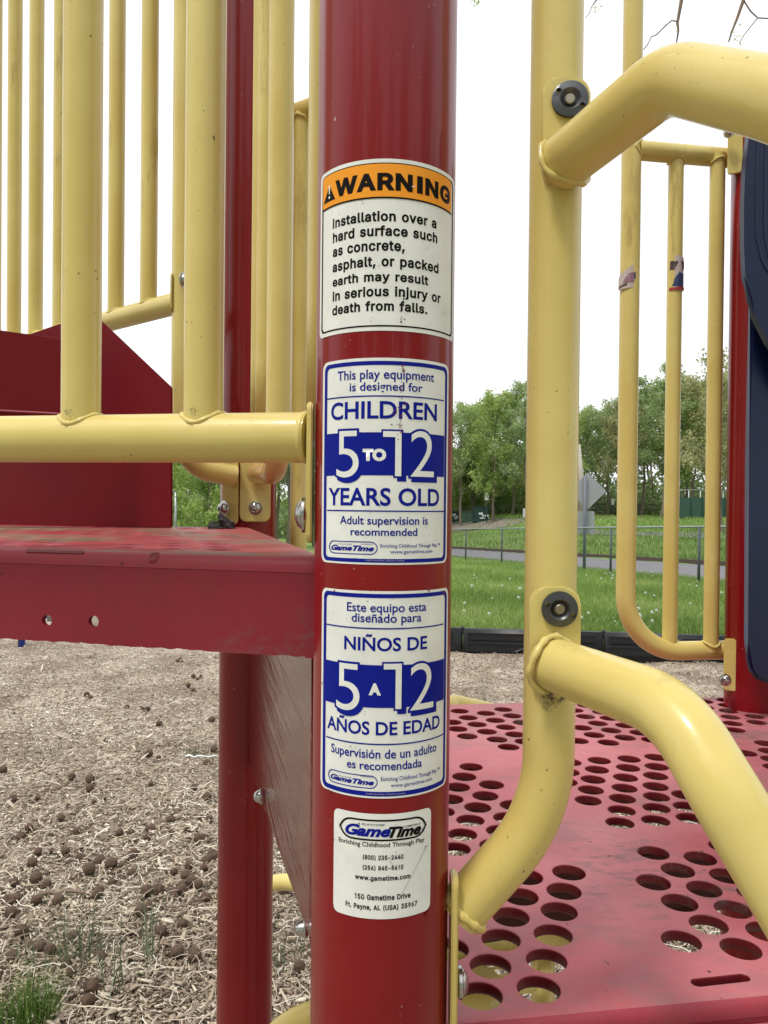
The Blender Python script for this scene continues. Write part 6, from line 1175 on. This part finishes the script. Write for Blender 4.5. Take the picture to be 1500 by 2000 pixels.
# ---------------- blue slide panel at the right edge (own thing, rests against the frame)
sl = PS
def outline_panel(name, pts, d, t, mat_, bev):
    c = U(1480, 800, d); F = frame((0,-1,0)); poly = [( (U(px, py, d).x-c.x), U(px, py, d).z-c.z) for px, py in pts]
    # frame((0,-1,0)) maps x->?; make sure x grows to the right
    sx = (F @ Vector((1,0,0))).x; bm = bmesh.new(); prism(bm, [(x*sx, y) for x, y in poly], -t, 0, F, c, bev); return bm
up = [(1470,200), (1463,262), (1456,320), (1453,400), (1453,480), (1456,540), (1463,585), (1475,618), (1500,668), (1540,740), (1620,820), (1760,850), (1760,200)]
bm = outline_panel('x', up, 1.20, .014, 'blue', .005); bs = obj('slide_panel', bm, M['blue'], PS, crease=60); bs['label'] = 'dark blue moulded slide hood at the right edge'
for r0, w_ in ((24, .0022), (40, .0022)):
    P = [U(1453+r0+18*math.cos(a)*0+ (1 if True else 0)*((py-430)/200)**2*6, py, 1.20) for py, a in [(py, 0) for py in range(240, 480, 20)]]
    P += [U(1453+r0+6+((k/8)**1.6)*60, 480+70*math.sin(k/8*PI/2)+r0*.2, 1.20) for k in range(1, 9)]
    obj('moulded_rib', ctube(P, w_, seg=14, step=None), M['blue'], bs)
lo_ = [(1468,560), (1463,900), (1461,1250), (1462,1290), (1467,1312), (1480,1328), (1500,1335), (1760,1345), (1760,560)]
bm = outline_panel('x', lo_, 1.24, .014, 'blue', .005); b3 = obj('slide_side_wall', bm, M['blue'], bs, crease=60)

# ---------------- decks
def stad(p0, p1, r, n=28):
    p0, p1 = Vector(p0), Vector(p1)
    if (p1-p0).length < 1e-6: return [p0+Vector((math.cos(2*PI*k/n), math.sin(2*PI*k/n)))*r for k in range(n)]
    d = (p1-p0).normalized(); a0 = math.atan2(d.y, d.x); h = n//2; out = []
    for k in range(h+1): a = a0-PI/2+PI*k/h; out.append(p1+Vector((math.cos(a), math.sin(a)))*r)
    for k in range(h+1): a = a0+PI/2+PI*k/h; out.append(p0+Vector((math.cos(a), math.sin(a)))*r)
    return out
def offset_poly(poly, o):
    n = len(poly); out = []
    for i in range(n):
        a, b_, c = Vector(poly[i-1]), Vector(poly[i]), Vector(poly[(i+1) % n]); d1 = (b_-a).normalized(); d2 = (c-b_).normalized()
        n1 = Vector((-d1.y, d1.x)); n2 = Vector((-d2.y, d2.x)); m_ = (n1+n2); k = o/max(m_.dot(n1), .25); out.append(b_+m_*k)   # ccw: left normal = inwards
    return out
def round_poly(poly, r, n=5):
    out = []
    for i in range(len(poly)):
        a, b_, c = Vector(poly[i-1]), Vector(poly[i]), Vector(poly[(i+1) % len(poly)]); rr = r[i] if isinstance(r, (list, tuple)) else r
        d1, d2 = (a-b_).normalized(), (c-b_).normalized()
        for k in range(n+1): f = k/n; out.append(b_+d1*rr*(1-f)**2+d2*rr*f**2)
    return out
def cdt(loops):
    V = []; E = []
    for L_ in loops:
        n0 = len(V); V += [Vector((p[0], p[1])) for p in L_]; E += [(n0+i, n0+(i+1) % len(L_)) for i in range(len(L_))]
    r_ = delaunay_2d_cdt(V, E, [], 0, 1e-7); vv = r_[0]
    return vv, [f for f in r_[2] if inside(sum(vv[i].x for i in f)/3, sum(vv[i].y for i in f)/3, loops)]
def deck(outline, ztop, holes, depth, mat_, rim=.010, bev=.004, th=.006, skirts=None, name='deck'):
    bm = bmesh.new(); O = round_poly(outline, .02)
    loops = [offset_poly(O, rim)]+[stad(h[0], h[1], h[2]+bev+.0003) for h in holes]
    vv, ff = cdt(loops)
    vt = [bm.verts.new((v.x, v.y, ztop)) for v in vv]
    for f in ff: bm.faces.new([vt[i] for i in f])
    vb = [bm.verts.new((v.x, v.y, ztop-th)) for v in vv]
    for f in ff: bm.faces.new([vb[i] for i in f][::-1])
    for h in holes:
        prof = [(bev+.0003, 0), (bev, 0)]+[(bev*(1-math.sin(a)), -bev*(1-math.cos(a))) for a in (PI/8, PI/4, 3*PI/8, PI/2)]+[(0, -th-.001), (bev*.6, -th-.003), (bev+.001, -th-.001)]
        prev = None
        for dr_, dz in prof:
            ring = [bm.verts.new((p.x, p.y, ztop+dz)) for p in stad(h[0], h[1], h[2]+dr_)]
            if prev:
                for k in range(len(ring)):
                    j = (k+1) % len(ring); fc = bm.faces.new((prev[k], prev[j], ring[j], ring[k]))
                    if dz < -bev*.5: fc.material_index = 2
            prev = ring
    prev = None
    for o_, dz in [(rim*(1-math.sin(a)), -rim*(1-math.cos(a))) for a in [PI/2*k/6 for k in range(7)]]+[(0, -rim-.003)]:
        ring = [bm.verts.new((p.x, p.y, ztop+dz)) for p in offset_poly(O, o_)]
        if prev:
            for k in range(len(ring)): j = (k+1) % len(ring); bm.faces.new((prev[k], prev[j], ring[j], ring[k]))
        prev = ring
    bmesh.ops.remove_doubles(bm, verts=bm.verts, dist=.0001)
    o = obj(name, bm, [mat_, M['deck_edge'], M['deck_hole_shade']], PS); sk = []
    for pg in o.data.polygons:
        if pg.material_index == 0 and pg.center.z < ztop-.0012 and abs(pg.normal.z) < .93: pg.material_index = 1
    # skirts round the edge
    n = len(O); i = 0
    segs = [(O[k], O[(k+1) % n]) for k in range(n)]
    for a, b_ in segs:
        L_ = (b_-a).length
        if L_ < .03:
            bm = None
        hs = []
        dir_ = (b_-a).normalized(); inn = Vector((-dir_.y, dir_.x)); zt_ = -rim-.0025
        if skirts and L_ > .1: hs = skirts(a, b_, dir_)
        nb = max(1, int(L_/.006)) if (L_ > .1) else 1
        def bz(u):
            if not hs: return -depth
            return -depth+.0014*abs(math.sin(u*PI/.016))*(.4+.6*math.sin(u*37)**2)
        pl = [Vector((0, zt_)), ]+[Vector((L_*k/nb, bz(L_*k/nb))) for k in range(nb+1)]+[Vector((L_, zt_))]
        loops = [pl]+[stad(h, h, r) for h, r in hs]
        vv, ff = cdt(loops); tk = .004
        bm = bmesh.new()
        P = lambda v, t: bm.verts.new((a.x+dir_.x*v.x+inn.x*t, a.y+dir_.y*v.x+inn.y*t, ztop+v.y))
        v1 = [P(v, 0) for v in vv]; v2 = [P(v, tk) for v in vv]
        for f in ff: bm.faces.new([v1[q] for q in f]); bm.faces.new([v2[q] for q in f][::-1])
        for L2 in loops:
            m_ = len(L2); r1 = [P(v, 0) for v in L2]; r2 = [P(v, tk) for v in L2]
            for k in range(m_): j = (k+1) % m_; bm.faces.new((r1[k], r1[j], r2[j], r2[k]))
        bmesh.ops.remove_doubles(bm, verts=bm.verts, dist=.00005); sk.append(bm)
    big = bmesh.new()
    for b2 in sk:
        me = bpy.data.meshes.new('tmp'); b2.to_mesh(me); b2.free(); big.from_mesh(me); bpy.data.meshes.remove(me)
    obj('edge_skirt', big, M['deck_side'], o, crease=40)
    return o
# lower (right) deck
zR = EYE-.345
def on_plane(px, py, z):
    v = ray(px, py); t = (z-EYE)/v.z; return Vector((v.x*t, v.y*t))
hp_ = []
def addc(L_, ox, oy, k):
    for cx, cy in L_: hp_.append(on_plane(ox+cx*k, oy+cy*k, zR))
addc([(130,180),(530,165),(372,200),(208,240),(612,223),(458,264),(60,282),(705,285),(290,302),(553,327),(112,343),(380,368),(640,393),(200,410),(473,440),(730,458),(578,508),(235,690),(172,780),(422,853),(110,875),(365,955),(45,985),(620,1040),(295,1060),(-40,1100),(565,1155),(228,1178),(155,1308),(505,1275),(90,1440),(450,1408),(1180,172),(1290,130),(1430,190),(1283,230),(1395,292),(1250,332),(1362,398),(1215,452),(1500,245),(10,695)], 870, 1350, .21333)
addc([(290,150),(385,195),(285,228),(480,243),(380,278),(585,295),(262,313),(480,330),(360,365),(670,345),(295,493),(508,482),(700,470),(278,558),(500,545),(705,537),(250,628),(482,615),(697,603),(235,703),(475,690),(697,678),(215,778),(460,765),(703,752),(905,738),(455,850),(703,833),(920,822),(442,938),(697,922),(945,905),(85,505),(68,575),(50,645),
      (1045,72),(1195,63),(1050,113),(1210,100),(1060,155),(1218,140),(1232,183),(1248,228),(1265,275),(1370,95),(1390,135),(1405,178),(1420,220),(1500,118),(1340,440),(1480,370),(1510,425),(1530,482),(1550,540)], 1090, 1350, .27333)
addc([(1130,390),(1085,560),(1040,745),(985,960),(925,1195),(852,1455),(740,430),(690,610),(598,795),(508,1005),(410,1245),(320,1515),(30,1090),(1100,1520-1000*10)], 870, 1620, .21333)
addc([(450,210),(880,260),(1100,150),(675,368),(1120,420),(450,478),(915,540),(690,665),(1380,580),(1180,725),(955,865),(705,1015),(1250,1085),(1480,930),(1620,760),(1800,1000)], 1180, 1620, .21333)
e0 = on_plane(880, 2008, zR); e1 = on_plane(1500, 1950, zR); fd = (e1-e0).normalized(); fin = Vector((-fd.y, fd.x))
b0 = on_plane(880, 1374, zR); b1 = on_plane(1365, 1360, zR); bd = (b1-b0).normalized()
outl = [e0-fd*.02, e0+fd*.62, b1+bd*.34, b0-bd*.12]
HR_ = .0150; hol = []
def pdist(p): 
    n_ = len(outl); return min(((Vector(outl[(i+1) % n_])-Vector(outl[i])).normalized().cross(p-Vector(outl[i]))) for i in range(n_))
for p in hp_:
    if pdist(p) < .010+HR_+.0025: continue
    if all((p-q[0]).length > .0339 for q in hol): hol.append((p, p, HR_))
sl0 = on_plane(1352, 1922, zR); sl1 = on_plane(1462, 1908, zR); 
s0 = on_plane(1362, 1918, zR); s1 = on_plane(1452, 1908, zR); hol.append((s0, s1, .0042))
D2 = deck(outl, zR, hol, .069, M['deck'], bev=.0018, th=.0065); D2['label'] = 'lower perforated deck with rows of round holes'
def channel(pa, pb, label=None):
    a, b_ = on_plane(*pa, zR), on_plane(*pb, zR); d_ = (b_-a).normalized(); a = a-d_*.02; b_ = b_+d_*.1; c = (a+b_)/2
    bm = bmesh.new(); F = Matrix(((d_.x, -d_.y, 0), (d_.y, d_.x, 0), (0, 0, 1))); L_ = (b_-a).length
    for s_ in (-1, 1): box(bm, Vector((c.x, c.y, zR-.044))+F @ Vector((0, s_*.019, 0)), (L_, .004, .065), F)
    box(bm, Vector((c.x, c.y, zR-.072))+F @ Vector((0, 0, 0)), (L_, .042, .004), F)
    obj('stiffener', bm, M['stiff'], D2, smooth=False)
channel((900,1478), (1450,1441)); channel((905,1672), (1330,1622))
# front lip just under the edge, and edge dents
bm = bmesh.new()
lp = [Vector((e0.x, e0.y, zR-.0215))-Vector((fin.x, fin.y, 0))*.0035+Vector((fd.x, fd.y, 0))*t for t in np.arange(.0, .62, .02)]
tube(bm, lp, .0058, seg=14, step=None); obj('front_lip', bm, M['deck'], D2)
def dent(parent, c, ax, r=.004):
    bm = bmesh.new(); lathe(bm, [(r*1.9,-.0004), (r*1.4,.0006), (r*1.05,.0009), (r*.8,.0004), (0,.0003)], c, ax, 20); bm2 = bm; o = obj('edge_dimple', bm2, [M['deck_side'], M['ink_red']], parent)
    for pg in o.data.polygons[-40:]: pg.material_index = 1  # dark centre disc paints the shade of a hollow on a raised shape
q = on_plane(1206, 1962, zR-.006); dent(D2, Vector((q.x, q.y, zR-.0045)), Vector((-fin.x*.6, -fin.y*.6, .8)))

# upper (left) deck
zL = EYE-.036
F1 = U(612, 1088, .524); F2v = Vector((-.70, .690)); F1v = Vector((float(U(612,1088,.524).x)-.0, .524))
outL = [F2v, F1v+Vector((.014,-.003)), Vector((U(492,1030,1.14).x, 1.14)), Vector((-.70, 1.16))]
dL = (F1v-F2v).normalized(); nL = Vector((-dL.y, dL.x)); hl = []
for gi in range(6):
    for gj in range(3):
        for i in range(4):
            for j in range(4):
                u_ = .05+gi*.205+i*.041+(j % 2)*.0205; v_ = .050+gj*.195+j*.0365; p = F1v-dL*u_+nL*v_
                n_ = 4; ok = min(((Vector(outL[(k+1) % n_])-Vector(outL[k])).normalized().cross(p-Vector(outL[k]))) for k in range(n_)) > .034
                if ok and all((p-q_[0]).length > .034 for q_ in hl): hl.append((p, p, .0140))
sa = on_plane(50, 1075, zL); 
ua_ = F1v-dL*.452+nL*.019; ub_ = F1v-dL*.488+nL*.019
aa = on_plane(62, 1073.5, zL); 
def proj_edge(px): 
    v = ray(px, 1075); # intersect vertical plane of the front edge
    k = ((F1v.x)*nL.x+(F1v.y)*nL.y)/(v.x*nL.x+v.y*nL.y); return Vector((v.x*k, v.y*k))
s0 = proj_edge(48)+nL*.0165; s1 = proj_edge(152)+nL*.0165; hl = [h for h in hl if min((h[0]-s0).length, (h[0]-s1).length, (h[0]-(s0+s1)/2).length) > .03]
hl.append((s0, s1, .0035))
def skirtL(a, b_, dir_):
    if abs(dir_.cross(dL)) > .05 or dir_.dot(dL) < 0: return []
    out = []
    for px, py in ((91,1212), (182,1214)):
        v = ray(px, py); k = (a.x*nL.x+a.y*nL.y)/(v.x*nL.x+v.y*nL.y); p = v*k; u_ = (Vector((p.x, p.y))-a).dot(dir_); out.append((Vector((u_, p.z+EYE-zL)), .0043))
    return out
D1 = deck(outL, zL, hl, .070, M['deck_dirty'], rim=.009, skirts=skirtL); D1['label'] = 'upper deck with dirty perforated top, seen almost edge on'
for px in (297,):
    p = proj_edge(px); dent(D1, Vector((p.x, p.y, zL-.0035))+Vector((nL.x, nL.y, 0))*.0025, Vector((-nL.x*.75, -nL.y*.75, .66)), .0026)
F_ = Matrix((Vector((dL.x, dL.y, 0)), Vector((nL.x*.8, nL.y*.8, .6)), Vector((dL.x, dL.y, 0)).cross(Vector((nL.x*.8, nL.y*.8, .6))))).transposed()
e_a, e_b = proj_edge(46), proj_edge(158); c_ = (e_a+e_b)/2; bm = bmesh.new()
prism(bm, rrect((e_b-e_a).length, .0032, .0014, 4), -.001, .0006, F_, Vector((c_.x, c_.y, zL-.0022))+Vector((nL.x, nL.y, 0))*.0034, 0)
obj('edge_slot', bm, M['deck_hole_shade'], D1, smooth=False)  # slightly raised strip, coloured dark in place of the slot's inner shade
# dark clump of debris on the deck
bm = bmesh.new(); c = U(438, 1017, 1.07); bmesh.ops.create_icosphere(bm, subdivisions=3, radius=1)
for v in bm.verts:
    n_ = v.co.copy(); k = 1+.35*math.sin(5*n_.x+3*n_.z)+random.uniform(-.22,.22); v.co = Vector((n_.x*.018*k, n_.y*.010*k, max(n_.z, -.3)*.013*k))
cz = zL+.004; 
for v in bm.verts: v.co += Vector((c.x, 1.07, cz))
single('leaf_clump', bm, M['debris'], 'small black clump of rotten leaves on the upper deck by the far post', 'debris', (c.x, 1.07, zL), smooth=False)

# red sheet panels standing on the upper deck
def sheet(pts, d0, d1, name, label, mat_='panel', t=.004, bev=.0012):
    a = U(pts[0][0], 900, d0); 
    bm = bmesh.new(); P = []
    x0, x1 = min(p[0] for p in pts), max(p[0] for p in pts)
    for px, py in pts:
        f = (px-x0)/(x1-x0); inv = (1-f)/d0+f/d1; P.append(U(px, py, 1/inv))
    n_ = (P[1]-P[0]).cross(P[2]-P[0]).normalized()
    if n_.y > 0: n_ = -n_
    v1 = [bm.verts.new(p) for p in P]; v2 = [bm.verts.new(p-n_*t) for p in P]; fs = [bm.faces.new(v1), bm.faces.new(v2[::-1])]
    m_ = len(P)
    for i in range(m_): bm.faces.new((v1[i], v1[(i+1) % m_], v2[(i+1) % m_], v2[i]))
    bmesh.ops.bevel(bm, geom=[e for e in bm.edges], offset=bev, segments=2, affect='EDGES')
    o = obj(name, bm, M[mat_], PS, crease=50); o['label'] = label; return o
sheet([(55,653), (180,610), (335,757), (335,1031), (-160,1031), (-160,885), (55,885)], 1.19, 1.06, 'side_panel', 'dark red sheet panel with a sloping top edge')
pA = sheet([(-160,625), (0,645), (165,667), (165,872), (-160,872)], .98, 1.02, 'riser_panel', 'dark red riser sheet at the left edge behind the railing')
P = [U(px, py, .985) for px, py in ((-160,795), (0,804), (112,810), (165,813))]
obj('folded_lip', ctube(P, .0032, seg=12, step=None), M['panel'], pA)
# kick plate between the two near posts
Pk = [U(486, 1268, 1.20), Vector((U(608,1270,.535).x, .535, zL-.05)), U(609, 1868, .535), U(603, 1826, .56), U(486, 1492, 1.20)]
Pk[1].z = zL-.05; Pk[0].z = zL-.05
bm = bmesh.new(); n_ = Vector((-.98,-.2,0)); v1 = [bm.verts.new(p) for p in Pk]; v2 = [bm.verts.new(p-n_*.004) for p in Pk]
bm.faces.new(v1); bm.faces.new(v2[::-1]); m_ = len(Pk)
for i in range(m_): bm.faces.new((v1[i], v1[(i+1) % m_], v2[(i+1) % m_], v2[i]))
kp = obj('kick_plate', bm, M['kick'], PS, smooth=False); kp['label'] = 'glossy red kick plate with slanting lower edge between two posts'
def onk(px, py):
    n0 = (Pk[1]-Pk[0]).cross(Pk[4]-Pk[0]).normalized(); v = ray(px, py); k = (Pk[0]-Vector((0,0,EYE))).dot(n0)/v.dot(n0); return v*k+Vector((0,0,EYE))
n0_ = (Pk[1]-Pk[0]).cross(Pk[4]-Pk[0]).normalized(); n0_ = n0_ if n0_.x < 0 else -n0_
kn = (Pk[1]-Pk[0]).cross(Pk[4]-Pk[0]).normalized(); kn = kn if kn.x < 0 else -kn
bolt(kp, onk(513, 1555)+kn*.001, kn, .0078, socket=False); bolt(kp, U(599, 1812, .60), kn, .0062, socket=False)

# yellow climber under and behind the lower deck
yc = obj('under_deck_climber', ctube(fillet([U(480,1730,1.68), U(560,1722,1.62), U(690,1740,1.5), U(760,1900,1.35)], .08), .0167, seg=24, step=.03), M['yellow'], PS)
yc['label'] = 'yellow climber tube low between the posts'
def arc_tube(pts, R_, r=.0167): return ctube(fillet([U(*p) for p in pts], R_, 14), r, seg=24, step=.03)
o = obj('climber_tube', arc_tube([(500,2075,.95), (560,1998,.95), (640,1975,.95), (760,1975,.95), (980,1960,1.0)], .1), M['yellow'], yc)
o = obj('climber_tube', arc_tube([(860,1395,1.55), (885,1375,1.60), (1000,1400,1.62)], .02, .02), M['yellow'], yc)
o = obj('climber_tube', arc_tube([(850,1860,1.02), (960,1830,1.02), (1150,1850,1.05)], .1, .016), M['yellow'], yc)
o = obj('climber_tube', arc_tube([(1020,1700,1.15), (1062,1870,1.05), (1058,2050,.98)], .1, .0155), M['yellow'], yc)
# yellow step plate with round holes
c = U(965, 1880, 1.0); zp = c.z
pts = [on_plane(px, py, zp) for px, py in ((880,1850), (1010,1855), (1050,1880), (1050,1935), (900,1935), (860,1900))]
hh_ = [on_plane(px, py, zp) for px, py in ((956,1881), (979,1895), (1034,1879), (905,1860), (925,1915))]
bm = bmesh.new(); vv, ff = cdt([round_poly(pts, .015)[::1]]+[stad(h, h, .0095) for h in hh_])
for z_, rev in ((zp, 1), (zp-.004, -1)):
    vs = [bm.verts.new((v.x, v.y, z_)) for v in vv]
    for f in ff: bm.faces.new([vs[i] for i in f][::rev])
for L_ in [round_poly(pts, .015)]+[stad(h, h, .0095) for h in hh_]:
    a = [bm.verts.new((p.x, p.y, zp)) for p in L_]; b_ = [bm.verts.new((p.x, p.y, zp-.004)) for p in L_]
    for i in range(len(L_)): j = (i+1) % len(L_); bm.faces.new((a[i], a[j], b_[j], b_[i]))
obj('step_plate', bm, M['yellow'], yc, smooth=False)
